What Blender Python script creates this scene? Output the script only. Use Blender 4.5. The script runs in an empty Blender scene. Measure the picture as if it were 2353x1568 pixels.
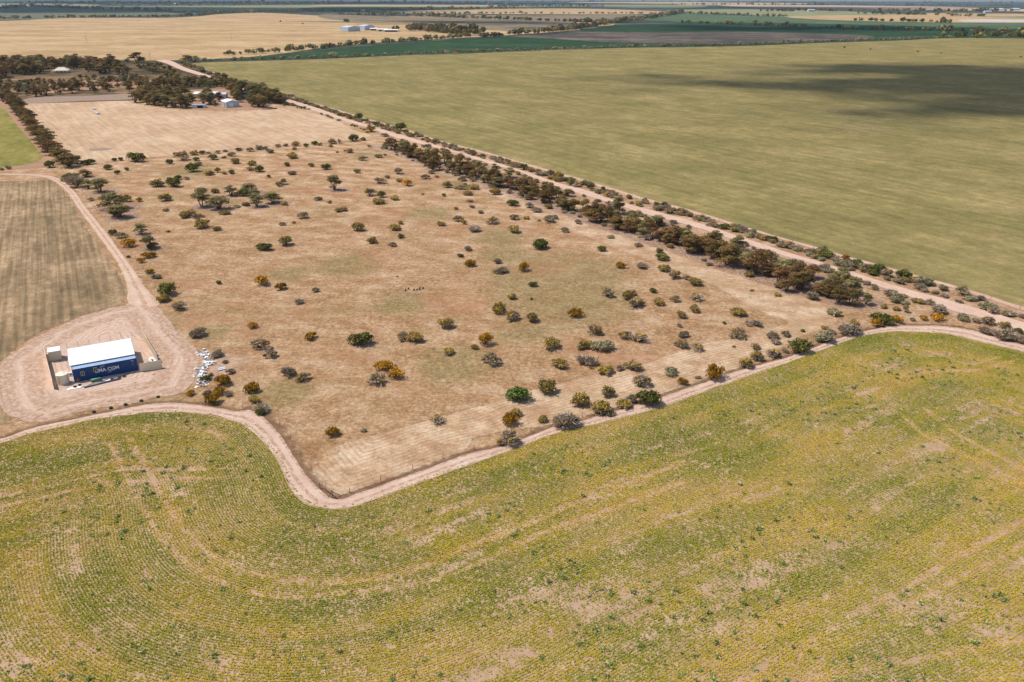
import bpy, math, random
import numpy as np
from mathutils import Matrix, Vector
from mathutils.geometry import delaunay_2d_cdt

scene = bpy.context.scene
COL = scene.collection
# ---------------------------------------------------------------- camera
CAM_H, LENS, PITCH, ROLL = 73.2, 27.996, 0.4076561371, 0.0027
_F = Vector((0, math.cos(PITCH), -math.sin(PITCH)))
_D = Vector((0, -math.sin(PITCH), -math.cos(PITCH)))
_R = Vector((1, 0, 0)) * math.cos(ROLL) - _D * math.sin(ROLL)
_D = _D * math.cos(ROLL) + Vector((1, 0, 0)) * math.sin(ROLL)
cd = bpy.data.cameras.new('camera'); cam = bpy.data.objects.new('camera', cd); COL.objects.link(cam)
cd.sensor_width = 36; cd.lens = LENS; cd.clip_start = 1; cd.clip_end = 80000
M = Matrix.Identity(4)
for i in range(3):
    M[i][0], M[i][1], M[i][2] = _R[i], -_D[i], -_F[i]
M[2][3] = CAM_H
cam.matrix_world = M
scene.camera = cam
# ---------------------------------------------------------------- sky and sun
SUN_EL = math.radians(56); SUN_AZ = math.atan2(-0.955, 0.297)      # azimuth from +Y towards +X
SUN = Vector((math.sin(SUN_AZ) * math.cos(SUN_EL), math.cos(SUN_AZ) * math.cos(SUN_EL), math.sin(SUN_EL)))
w = bpy.data.worlds.new('World'); scene.world = w; w.use_nodes = True
nt = w.node_tree; bg = nt.nodes['Background']
sky = nt.nodes.new('ShaderNodeTexSky'); sky.sky_type = 'NISHITA'; sky.sun_disc = False
sky.sun_elevation = SUN_EL; sky.sun_rotation = SUN_AZ; sky.altitude = 100; sky.dust_density = 1.5
nt.links.new(sky.outputs[0], bg.inputs[0]); bg.inputs[1].default_value = 0.14
sl = bpy.data.lights.new('sun', 'SUN'); sl.energy = 4.3; sl.angle = math.radians(0.53); sl.color = (1, 0.955, 0.88)
so = bpy.data.objects.new('sun', sl); COL.objects.link(so); so.location = (-200, 100, 300)
so.rotation_euler = (-SUN).to_track_quat('-Z', 'Y').to_euler()
vs = scene.view_settings; vs.view_transform = 'Standard'; vs.look = 'None'; vs.gamma = 1; vs.exposure = 0.05; vs.use_curve_mapping = False
scene.cycles.volume_bounces = 0
scene.cycles.max_bounces = 6; scene.cycles.diffuse_bounces = 2; scene.cycles.transparent_max_bounces = 12

# ---- survey tables, metres in the site grid (x east-ish, y away from the viewpoint) ----
LINE = {
 'crop_edge': [(-96.8,119.8),(-90.7,123.3),(-87.7,126.4),(-83.4,128.9),(-79.1,131.6),(-75.8,132.6),(-70.2,134.2),(-64.7,134.5),(-59.5,134.0),(-55.1,132.7),(-50.7,130.4),(-47.2,127.1),(-43.7,122.8),(-40.6,118.2),(-38.2,113.8),(-36.4,110.2),(-34.5,107.2),(-32.3,104.8),(-30.2,103.8),(-26.5,103.4),(-22.7,105.1),(-15.9,110.3),(-8.2,115.6),(0.6,121.6),(8.6,127.4),(17.0,131.1),(29.0,137.2),(39.1,144.0),(50.5,151.6),(61.0,158.6),(72.5,166.5),(82.5,173.0),(89.8,175.5),(94.6,175.7),(103.2,174.3),(109.6,168.9),(115.4,163.8),(124.0,154.3)],
 'track_outer': [(-98.1,121.9),(-92.0,124.4),(-88.6,128.1),(-82.9,131.6),(-76.8,134.8),(-72.1,137.5),(-66.5,138.4),(-62.3,137.8),(-58.0,136.8),(-52.4,134.9),(-50.8,135.8),(-47.7,133.4),(-44.7,129.7),(-41.5,125.0),(-38.2,119.3),(-35.2,114.4),(-32.6,110.7),(-30.2,107.7),(-28.6,106.3),(-27.0,106.1),(-24.0,108.0),(-16.8,113.1),(-8.4,119.2),(-0.9,122.8),(8.1,129.4),(8.2,128.9),(18.5,134.8),(29.1,140.8),(38.8,147.5),(45.3,151.9),(51.5,155.5),(61.9,161.3),(75.6,171.0),(85.6,176.6),(93.0,179.3),(99.5,179.6),(105.6,179.1),(110.7,176.8),(114.4,172.1),(117.7,167.9),(127.6,159.7)],
 'yard': [(-93.5,193.8),(-90.7,190.9),(-82.2,178.5),(-75.1,169.3),(-69.4,160.8),(-67.0,152.4),(-66.0,146.7),(-66.6,143.0),(-71.3,140.3),(-74.3,138.1),(-79.5,136.4),(-83.9,133.5),(-87.2,130.8),(-91.0,130.7),(-95.0,132.7),(-98.9,136.7),(-103.0,142.3),(-106.9,149.2),(-110.9,156.2),(-111.1,160.5),(-110.7,167.8),(-110.5,173.9),(-109.2,178.3),(-106.9,183.7),(-104.2,188.6),(-103.2,190.8),(-105.1,186.2),(-103.2,189.6),(-99.7,191.8),(-101.2,199.4),(-106.1,207.5),(-106.4,214.5),(-98.9,203.5),(-91.1,191.9)],
 'north_left': [(-97.7,191.9),(-106.1,207.5),(-118.6,228.5),(-139.6,259.6),(-158.2,286.8),(-182.6,323.2),(-196.4,340.6),(-208.1,351.0),(-218.6,353.7),(-228.2,354.7),(-246.4,354.9)],
 'north_right': [(-91.1,191.9),(-99.5,204.3),(-110.1,220.9),(-125.8,244.3),(-142.2,268.6),(-160.1,294.4),(-180.7,325.1),(-195.9,344.8),(-205.5,352.8),(-215.5,356.2),(-229.6,357.1),(-248.0,357.3)],
 'road_near': [(-443.5,1050.9),(-408.7,993.1),(-356.4,903.3),(-309.3,832.7),(-261.0,754.9),(-203.8,671.1),(-170.5,624.3),(-139.3,574.7),(-110.8,529.3),(-87.3,495.5),(-69.9,465.5),(-45.0,432.0),(-28.1,410.7),(-16.3,391.3),(4.0,361.9),(19.5,332.1),(30.3,316.3),(43.0,297.3),(47.3,289.6),(60.1,274.3),(85.3,234.6),(93.6,224.4),(96.7,216.6),(100.8,209.3),(105.8,200.4),(110.4,194.1),(112.5,188.9),(116.9,185.4),(118.9,180.2),(120.7,177.7),(122.1,175.3),(129.9,163.2)],
 'road_far': [(-436.6,1056.2),(-362.4,931.8),(-311.8,852.1),(-261.6,770.9),(-199.4,676.4),(-168.4,633.6),(-137.9,586.6),(-113.4,542.8),(-87.9,504.4),(-70.9,478.8),(-55.4,455.6),(-41.3,434.3),(-28.5,416.1),(-12.8,393.2),(6.6,363.6),(18.8,342.0),(31.2,326.2),(38.5,311.4),(50.4,295.6),(57.1,287.1),(61.6,281.9),(86.8,239.3),(93.7,229.0),(98.6,221.4),(104.0,212.7),(109.5,204.6),(115.1,198.0),(121.0,189.9),(126.0,182.0),(134.4,169.9)],
 'edge_near': [(-374.2,983.3),(-261.4,784.8),(-191.2,676.6),(-117.5,563.6),(-97.4,533.6),(-75.9,502.2),(-57.5,473.7),(-37.9,440.9),(-13.2,408.1),(8.2,376.1),(26.7,348.4),(40.2,326.9),(52.2,307.4),(63.6,292.4),(89.2,253.6),(96.3,243.2),(101.4,234.8),(108.0,225.6),(113.4,217.1),(120.1,208.1),(125.8,198.6),(130.4,189.3),(138.0,175.4)],
 'edge_far': [(-385.8,1005.3),(-269.6,801.9),(-197.3,690.5),(-119.6,574.2),(-98.8,541.7),(-77.0,509.5),(-58.3,480.7),(-38.5,447.5),(-13.4,414.3),(8.3,381.7),(27.1,353.6),(40.8,332.1),(53.0,312.8),(64.6,297.5),(90.0,256.2),(97.3,245.9),(102.4,237.5),(109.1,228.4),(114.7,220.1),(121.5,210.9),(127.4,201.5),(132.1,192.2),(139.9,178.3)],
 'green_top': [(-385.8,1005.3),(-343.5,1030.2),(-279.4,1057.0),(-222.2,1092.8),(-153.6,1142.9),(-77.7,1185.1),(3.8,1233.8),(92.7,1293.9),(188.2,1343.9),(273.3,1363.9),(404.6,1416.2),(562.1,1516.6),(730.3,1603.4),(898.5,1717.9),(1020.6,1700.2),(1177.0,1655.8)],
 'mown_in': [(-31.2,121.7),(-20.5,128.7),(-6.6,137.0),(9.7,147.3),(16.5,151.1),(27.9,156.0),(36.2,162.6),(44.8,168.5),(56.3,172.8),(57.0,175.2),(62.8,178.1),(67.8,181.5),(63.8,188.1),(61.6,192.3),(54.5,211.7),(41.1,231.5),(26.6,254.8),(16.3,271.9),(1.2,299.1),(-8.1,318.4),(-31.3,358.2),(-49.5,385.3),(-63.2,408.2),(-74.0,429.3)],
 'mown_out': [(-69.5,440.8),(-49.9,394.6),(-27.6,361.5),(-11.0,334.5),(4.1,311.0),(17.2,288.2),(31.0,266.4),(52.4,234.9),(62.2,219.3),(71.6,207.8),(79.8,196.2),(80.9,188.7),(79.6,181.6),(75.5,178.2),(68.8,173.3),(60.1,164.9),(52.2,157.8),(48.9,155.2),(42.1,150.0),(29.3,142.2),(18.7,136.1),(8.3,130.4),(-6.1,125.5),(-8.5,120.1),(-16.9,113.8),(-24.2,109.0),(-28.0,106.8),(-31.6,110.2),(-33.0,112.8),(-32.8,115.5),(-31.3,118.2),(-29.9,120.5)],
 'stubble': [(-360.3,605.1),(-329.6,618.1),(-292.8,628.0),(-283.7,617.3),(-267.8,600.3),(-232.3,576.7),(-203.9,568.0),(-185.6,573.7),(-161.6,590.1),(-108.1,515.9),(-93.2,484.0),(-82.1,469.0),(-82.3,460.2),(-94.5,447.2),(-119.4,434.1),(-152.2,416.0),(-180.9,395.4),(-201.0,385.4),(-210.9,381.6),(-222.8,403.4),(-247.4,437.6),(-278.3,483.0),(-325.5,552.2)],
 'left_green': [(-431.8,641.8),(-369.7,593.9),(-339.0,551.9),(-299.2,494.1),(-269.4,451.6),(-241.7,411.3),(-231.6,395.4),(-228.7,382.4),(-232.6,373.5),(-237.9,371.0),(-259.5,363.0)],
 'left_dirt': [(-471.8,704.1),(-398.4,642.6),(-365.9,598.2),(-311.2,518.4),(-262.7,446.8),(-230.8,399.3),(-218.1,380.8),(-217.3,370.3),(-229.6,366.0),(-234.3,365.0),(-256.3,358.1)],
 'weedy': [(-241.3,340.1),(-220.3,341.3),(-207.9,342.5),(-200.1,344.3),(-193.4,336.6),(-171.6,305.7),(-146.8,267.3),(-130.1,243.2),(-116.5,222.7),(-106.8,207.5),(-102.9,199.4),(-101.7,193.3),(-104.4,188.9),(-105.3,186.1),(-104.4,188.9),(-107.3,184.4),(-109.9,179.6),(-111.3,175.4),(-111.7,169.6),(-112.1,162.1),(-111.8,157.8),(-113.1,149.2),(-120.9,148.2)],
 'weedy_low': [(-114.8,142.3),(-102.7,141.0),(-99.1,136.7),(-95.2,132.7),(-92.0,131.5),(-93.3,130.3),(-95.1,129.6),(-104.6,126.9)],
 'hgravel': [(-375.9,630.6),(-373.1,649.8),(-339.7,660.6),(-311.6,675.8),(-294.3,639.0),(-328.2,626.1),(-357.4,609.4),(-365.7,612.7)],
 'hdirt1': [(-419.7,727.9),(-420.2,780.4),(-399.5,788.0),(-358.5,782.1),(-326.5,804.7),(-295.5,770.0),(-310.4,730.8),(-355.1,717.5),(-368.6,683.0),(-392.2,682.5)],
 'hdirt2': [(-303.5,684.6),(-280.2,701.9),(-253.7,714.2),(-227.5,686.5),(-202.0,627.1),(-170.7,593.1),(-167.8,582.6),(-229.9,583.7),(-277.9,634.7)],
}
FAR_FIELDS = [
 ('wheat',[(-1853,2467),(-1626,2718),(-1592,3104),(-1265,3209),(-1305,3803),(-1254,4242),(-698,3499),(-459,3475),(-94,3058),(150,2807),(300,2661),(189,2161),(-15,1774),(-81,1686),(-158,1599),(-282,1395),(-317,1206),(-349,1106),(-377,1078),(-428,1044),(-533,1055),(-657,1081),(-840,1101)]),
 ('dkgreen',[(-348,1080),(-311,1181),(-266,1315),(-173,1493),(-79,1649),(-9,1721),(61,1663),(159,1515),(294,1474),(372,1482),(358,1427),(71,1307),(-38,1235),(-137,1176),(-228,1122),(-287,1090),(-335,1062)]),
 ('mauve',[(-9,1741),(67,1814),(173,1976),(387,1949),(563,1986),(763,1815),(688,1669),(467,1546),(372,1482),(295,1478),(160,1520),(61,1669)]),
 ('dkgreen',[(172,2002),(327,2521),(531,2682),(556,2812),(895,2685),(1311,2193),(1461,2063),(1266,1784),(1055,1758),(858,1697),(678,1645),(760,1808),(561,1977),(389,1957)]),
 ('midgreen',[(482,3181),(643,3750),(828,4200),(843,4277),(1114,3532),(1148,2991),(1611,2703),(1773,2510),(1461,2063),(1323,2214),(905,2716),(563,2846)]),
 ('wheat',[(-646,4504),(-176,5760),(428,6105),(844,4931),(745,4263),(11,4016),(-267,4156)]),
 ('greybrown',[(-239,3915),(11,3759),(558,4057),(364,3007),(151,2824),(-439,3558)]),
 ('greybrown',[(-836,3867),(-449,3400),(-93,3038),(149,2790),(214,2446),(213,2214),(6,2007),(-102,2139),(-318,2762),(-581,2911)]),
 ('greygreen',[(-2811,3758),(-3019,5075),(-3417,6094),(-2535,5168),(-1617,4109),(-1460,3628),(-1624,3167),(-1674,2800),(-1903,2534)]),
 ('palegreen',[(-3242,6619),(-2523,7381),(-1714,8635),(-268,8747),(-210,6847),(-1122,5643),(-1512,4895),(-1733,4603),(-2681,5468)]),
 ('palegreen',[(-4996,6703),(-5597,9435),(-4125,8370),(-3425,6898),(-3751,6594),(-3508,5901),(-3508,4698)]),
 ('dkgreen',[(-1393,5589),(-1347,6778),(-548,6767),(-193,6299),(-263,5539),(-686,5211),(-889,4465)]),
 ('palegreen',[(-199,8934),(575,10814),(1806,9198),(1339,6813),(477,6809),(-95,6874)]),
 ('tan',[(-1883,8111),(-1275,9712),(-263,8588),(-230,7499),(-1428,7191)]),
 ('tan',[(987,14120),(3146,16045),(3085,11718),(2043,10411),(1195,11554)]),
 ('palegreen',[(1115,5667),(1658,5905),(1996,5225),(1978,4399),(2172,3655),(1659,2784),(1162,3030),(1131,3586),(1038,4193),(866,4397)]),
 ('wheat',[(1144,3588),(1525,3985),(1955,4041),(2016,3390),(2110,2994),(1852,2623),(1659,2784),(1352,2887),(1185,3090)]),
 ('pink',[(2356,9360),(3395,9324),(4010,8323),(3832,6472),(3797,5413),(3340,4757),(3145,5307),(2743,6111),(2384,6855),(2071,7382)]),
 ('wheat',[(2220,4594),(2424,4541),(2667,4496),(3091,4401),(2648,3765),(2242,3773),(1963,3855)]),
 ('salt',[(1626,3135),(1786,3234),(1965,3170),(1948,2978),(1731,2905),(1577,2943)]),
 ('tan',[(2616,12684),(3881,13866),(4208,12122),(2938,9893),(1897,8899)]),
]
SHRUBS = [
 (-78.0,241.3,4.7,'G'),(-72.6,247.1,5.0,'Y'),(-69.4,208.5,4.2,'O'),(-62.9,204.8,3.2,'O'),(-81.3,208.9,1.4,'G'),(-55.7,193.8,2.5,'D'),(-52.9,202.8,1.8,'D'),(-62.3,177.2,2.5,'O'),
 (-57.1,165.2,4.1,'M'),(-53.6,160.6,3.0,'M'),(-46.9,170.6,3.2,'O'),(-34.7,167.6,5.2,'G'),(-25.2,170.3,3.3,'M'),(-22.4,169.2,3.6,'Y'),(-16.2,177.6,4.3,'Y'),(-14.4,162.3,2.9,'Y'),
 (-8.5,165.2,1.8,'Y'),(-27.0,154.0,4.1,'O'),(-24.3,150.5,3.6,'O'),(-27.8,147.4,3.6,'M'),(-47.1,151.0,3.0,'D'),(-43.4,148.9,2.9,'M'),(-52.4,143.7,3.7,'O'),(-59.4,146.9,3.5,'O'),
 (-58.6,142.8,2.8,'O'),(-58.5,138.6,3.2,'O'),(-50.6,138.9,2.3,'Y'),(-47.9,135.2,2.8,'D'),(-48.1,133.9,1.7,'G'),(-32.7,126.1,2.6,'O'),(-27.1,127.5,1.1,'S'),(-13.9,131.0,2.7,'M'),
 (-45.1,249.6,3.2,'Y'),(-38.4,246.0,2.7,'M'),(-14.1,241.9,2.7,'D'),(-16.0,234.6,2.0,'G'),(-12.4,225.9,3.9,'O'),(-65.0,160.2,2.3,'D'),(-62.4,157.1,1.1,'D'),(-59.3,152.2,1.7,'D'),
 (-60.8,141.6,1.3,'D'),(-56.6,142.0,1.8,'D'),(-32.7,215.5,0.8,'S'),(-63.4,148.7,1.6,'G'),(8.9,244.2,5.0,'G'),(28.1,241.3,2.9,'G'),(-4.4,228.5,2.3,'D'),(-2.6,219.9,3.8,'D'),
 (3.5,221.8,3.6,'O'),(32.3,224.5,3.5,'O'),(38.6,224.5,3.5,'D'),(45.2,232.2,4.2,'G'),(45.8,239.6,2.4,'Y'),(44.3,221.5,3.6,'Y'),(46.1,215.0,3.7,'M'),(49.4,213.9,2.2,'D'),
 (50.5,209.5,4.4,'Y'),(5.7,207.8,2.5,'G'),(-0.1,197.6,2.4,'Y'),(5.1,197.2,0.9,'D'),(-3.2,188.1,4.0,'Y'),(-0.4,183.2,3.7,'M'),(4.8,182.1,3.5,'Y'),(15.8,185.3,3.8,'O'),
 (25.4,199.8,3.5,'M'),(30.9,198.3,4.0,'Y'),(31.9,192.0,4.4,'M'),(38.1,203.0,1.9,'G'),(38.0,194.0,3.4,'Y'),(42.7,196.0,2.4,'M'),(48.7,197.5,3.8,'M'),(46.2,188.9,3.0,'Y'),
 (41.9,184.8,2.8,'Y'),(56.8,186.3,3.9,'Y'),(51.9,180.6,1.1,'G'),(57.7,179.8,1.9,'D'),(40.7,178.6,1.3,'D'),(40.3,172.3,2.3,'D'),(53.1,172.4,4.1,'M'),(38.7,166.6,3.1,'M'),
 (42.0,164.8,2.8,'M'),(50.6,166.3,1.0,'O'),(-5.9,167.8,3.6,'O'),(9.0,166.0,4.2,'Y'),(19.6,173.9,3.4,'M'),(16.2,165.7,3.3,'Y'),(20.9,165.4,4.9,'S'),(26.5,171.5,2.8,'M'),
 (30.2,169.9,4.1,'M'),(-4.4,157.1,3.8,'M'),(10.3,155.9,3.7,'Y'),(16.1,156.6,4.0,'D'),(20.1,152.4,3.7,'Y'),(22.8,154.0,1.7,'D'),(25.9,154.4,3.5,'M'),(34.1,152.5,3.2,'S'),
 (26.8,147.1,4.0,'M'),(35.0,147.2,2.2,'O'),(38.9,150.0,1.1,'D'),(42.6,150.6,4.3,'O'),(50.5,155.8,3.1,'Y'),(7.1,144.1,4.4,'Y'),(1.3,140.3,4.5,'B'),(13.4,138.2,4.0,'Y'),
 (19.0,142.1,2.9,'Y'),(17.4,135.0,4.3,'Y'),(21.9,137.4,3.2,'Y'),(23.9,139.9,2.1,'D'),(26.7,138.8,4.7,'G'),(-0.2,130.6,3.4,'O'),(0.9,133.9,2.7,'Y'),(5.9,131.4,2.2,'Y'),
 (9.9,129.9,4.1,'D'),(-0.6,123.5,3.9,'M'),(26.2,146.2,1.3,'B'),(81.2,186.9,3.9,'S'),(95.6,191.6,1.8,'Y'),(70.9,200.7,2.1,'Y'),(65.1,204.2,1.1,'Y'),(59.2,179.8,2.5,'D'),
 (61.0,171.7,2.6,'D'),(60.8,168.2,2.1,'D'),(64.5,172.9,2.3,'M'),(69.4,175.6,1.1,'G'),(75.3,177.4,1.9,'Y'),(72.9,170.2,4.9,'S'),(75.9,175.0,2.2,'D'),(79.8,174.6,4.7,'D'),
 (83.1,179.5,2.7,'Y'),(64.4,163.8,4.7,'G'),(68.1,167.5,1.8,'D'),(58.1,161.0,3.2,'M'),(54.0,159.6,2.9,'Y'),(51.6,155.8,1.7,'Y'),(61.5,163.5,1.5,'D'),(55.1,165.6,2.4,'M'),
 (90.9,181.7,4.8,'G'),(88.5,179.1,2.9,'O'),(94.6,182.2,2.9,'O'),(98.1,190.2,2.0,'Y'),(102.1,183.5,2.1,'O'),(105.6,183.5,3.6,'O'),(108.5,188.9,4.0,'D'),(99.0,183.0,1.5,'S'),
 (111.4,183.6,3.2,'S'),(116.5,181.0,3.5,'M'),(114.1,181.9,2.2,'M'),(118.8,177.7,2.5,'Y'),(115.4,172.1,4.6,'D'),(113.0,175.2,3.1,'D'),(120.8,175.3,2.2,'G'),(118.2,169.8,3.0,'D'),
 (104.5,199.9,2.1,'Y'),(101.2,196.4,3.8,'S'),(102.1,194.5,2.0,'S'),(102.0,201.4,3.5,'D'),(105.5,196.0,1.9,'Y'),(106.7,195.0,2.6,'Y'),(108.7,194.1,2.4,'M'),(99.0,205.6,1.8,'M'),
 (98.6,209.9,2.5,'M'),(97.5,212.1,1.8,'M'),(95.3,208.2,2.2,'M'),(101.6,232.7,2.8,'O'),(103.4,228.2,2.5,'G'),(106.1,220.2,4.9,'G'),(108.1,219.7,2.3,'G'),(111.0,215.6,4.3,'G'),
 (108.4,211.1,3.3,'S'),(114.3,210.0,4.9,'S'),(116.2,208.9,2.2,'S'),(111.6,206.2,3.2,'D'),(117.7,205.7,2.9,'S'),(115.4,200.5,2.4,'D'),(114.2,202.5,1.8,'D'),(116.9,195.6,1.7,'D'),
 (121.4,197.6,3.4,'S'),(123.7,197.6,2.1,'D'),(121.9,190.9,4.4,'S'),(121.7,188.1,2.6,'M'),(125.0,186.3,3.0,'D'),(127.3,185.0,1.6,'D'),(102.0,221.4,2.3,'M'),(99.4,222.6,2.3,'S'),
 (98.6,232.7,2.8,'D'),(94.0,232.0,2.4,'S'),(91.6,236.6,2.4,'S'),(92.7,234.0,2.8,'M'),(-192.3,387.7,2.5,'G'),(-189.9,389.2,2.5,'G'),(-181.4,386.7,7.7,'G'),(-162.8,380.8,3.4,'G'),
 (-186.0,367.3,4.0,'G'),(-176.2,364.8,2.1,'G'),(-176.9,357.0,2.5,'G'),(-170.0,405.0,2.2,'Y'),(-160.5,390.8,6.4,'M'),(-153.2,389.0,3.2,'G'),(-159.5,404.4,4.4,'Y'),(-156.6,406.4,2.9,'G'),
 (-153.8,407.7,2.2,'M'),(-146.2,392.1,4.6,'G'),(-149.3,408.6,2.9,'M'),(-147.6,413.6,2.6,'D'),(-140.0,401.5,3.6,'D'),(-142.0,395.6,2.1,'G'),(-141.4,416.2,3.4,'G'),(-135.0,415.0,3.7,'M'),
 (-132.2,420.6,4.5,'S'),(-129.0,421.5,3.0,'D'),(-123.8,411.0,4.4,'S'),(-124.4,428.1,3.1,'D'),(-120.4,430.4,3.1,'Y'),(-115.6,431.4,4.3,'Y'),(-113.4,419.6,2.6,'Y'),(-109.5,428.4,2.7,'G'),
 (-106.4,435.2,3.5,'G'),(-102.8,433.0,2.7,'Y'),(-96.4,428.6,2.7,'Y'),(-97.8,438.6,4.7,'Y'),(-132.5,383.0,5.0,'Y'),(-123.0,378.5,4.5,'Y'),(-115.1,363.3,4.3,'G'),(-120.6,366.5,4.0,'M'),
 (-148.0,377.5,3.8,'S'),(-145.4,362.9,5.8,'G'),(-135.2,355.6,4.5,'Y'),(-133.6,361.4,2.8,'O'),(-129.4,357.3,2.6,'Y'),(-126.5,358.9,3.1,'G'),(-108.7,396.5,5.7,'Y'),(-106.2,377.0,3.4,'G'),
 (-94.5,375.4,3.1,'Y'),(-86.0,369.3,4.4,'G'),(-98.6,357.0,3.9,'S'),(-107.4,350.7,2.2,'O'),(-145.3,345.6,3.0,'G'),(-141.6,345.7,2.8,'M'),(-148.7,331.7,6.1,'Y'),(-141.9,331.8,6.1,'G'),
 (-89.5,411.5,1.9,'O'),(-135.4,306.7,4.8,'Y'),(-144.9,305.4,2.5,'O'),(-128.3,290.3,2.4,'S'),(-120.5,320.2,3.6,'Y'),(-107.6,315.7,4.6,'G'),(-87.0,300.2,3.1,'Y'),(-105.1,285.6,3.7,'Y'),
 (-101.3,298.9,3.3,'Y'),(-104.1,296.6,2.5,'S'),(-98.4,333.2,3.1,'M'),(-118.1,281.3,4.7,'Y'),(-116.9,284.4,3.7,'M'),(-111.3,276.3,4.1,'M'),(-106.7,267.6,5.0,'Y'),(-100.8,263.9,3.2,'Y'),
 (-116.3,261.6,1.5,'Y'),(-75.7,308.2,2.8,'S'),(-70.4,303.4,2.0,'S'),(-80.2,270.7,2.0,'D'),(-76.7,273.7,1.3,'D'),(-74.8,280.7,4.2,'M'),(-64.4,290.3,3.2,'Y'),(-186.6,336.3,6.8,'M'),
 (-181.9,330.7,7.3,'M'),(-149.7,305.4,3.9,'Y'),(-164.1,306.4,2.3,'M'),(-144.3,283.1,3.7,'G'),(-215.2,372.0,4.7,'G'),(-200.8,379.2,5.5,'G'),(-232.0,367.3,3.0,'S'),(-233.6,365.0,2.3,'S'),
 (-190.1,342.1,6.9,'G'),(-133.1,257.8,3.0,'G'),(-129.2,254.8,3.7,'M'),(-122.4,244.9,4.5,'O'),(-114.2,242.8,2.6,'G'),(-110.8,233.2,4.3,'O'),(-110.9,228.1,2.3,'O'),(-104.2,218.1,2.8,'O'),
 (-100.6,213.6,2.6,'S'),(-92.1,200.3,5.0,'G'),(-91.2,195.3,3.7,'Y'),(-84.8,189.8,3.6,'M'),(-117.1,233.1,1.2,'G'),(-81.4,209.0,1.5,'G'),(-88.2,447.7,6.0,'G'),(-83.0,450.2,3.6,'Y'),
 (-72.8,462.9,4.1,'D'),(-88.9,486.9,2.6,'Y'),(-83.7,481.4,6.0,'O'),(-83.1,412.0,4.1,'Y'),(-86.1,416.1,1.9,'S'),(-66.7,398.2,4.2,'Y'),(-72.9,391.6,4.2,'M'),(-64.1,404.1,1.8,'O'),
 (-67.7,428.5,3.5,'Y'),(-70.5,360.9,3.6,'Y'),(-51.3,359.5,4.4,'M'),(-36.3,359.7,2.9,'D'),(-38.1,348.8,4.1,'M'),(-33.6,351.9,2.2,'Y'),(-54.9,350.1,2.6,'Y'),(-56.8,339.6,5.0,'M'),
 (-48.8,342.7,3.4,'Y'),(-44.4,334.6,4.4,'O'),(-27.3,331.5,3.8,'Y'),(-21.7,344.5,3.8,'M'),(-21.4,328.8,4.5,'M'),(-16.2,328.9,4.5,'Y'),(-18.1,317.8,4.7,'Y'),(-7.0,318.9,4.1,'Y'),
 (-57.3,316.5,4.7,'M'),(-52.2,313.3,3.7,'G'),(-52.1,303.1,5.0,'Y'),(-46.2,309.2,3.7,'Y'),(-36.2,318.1,1.2,'Y'),(-27.5,315.6,2.0,'Y'),(-16.6,305.9,2.5,'M'),(-15.3,296.2,1.9,'D'),
 (-21.3,293.9,2.1,'O'),(-11.7,288.5,2.6,'S'),(0.1,300.2,4.2,'G'),(6.4,296.9,3.3,'D'),(8.9,290.2,3.2,'D'),(-19.3,277.4,3.5,'M'),(-17.0,273.1,2.3,'O'),(0.8,279.7,3.4,'M'),
 (5.2,280.1,2.5,'Y'),(12.9,276.2,4.1,'M'),(15.2,280.8,2.6,'D'),(9.6,277.3,1.5,'Y'),(-25.0,271.1,3.3,'Y'),(-7.0,274.0,4.3,'M'),(-12.7,263.7,3.7,'D'),(0.6,263.3,4.9,'Y'),
 (17.8,263.5,3.5,'M'),(-52.9,264.6,5.0,'Y'),(-40.2,265.6,4.2,'Y'),(-39.2,272.9,2.0,'Y'),(-37.0,255.3,2.2,'Y'),(-62.9,291.6,3.2,'Y'),(-99.7,532.9,5.7,'G'),(-66.9,487.3,6.5,'G'),
 (-76.3,498.7,3.5,'Y'),(-73.6,172.3,3.6,'D'),(-74.7,172.9,1.4,'G'),(-64.3,141.7,1.8,'O'),(-65.5,161.3,2.5,'D'),(-60.7,141.7,1.8,'D'),(-64.1,149.0,1.5,'G'),(-63.2,150.7,1.0,'Y'),
]
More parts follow.
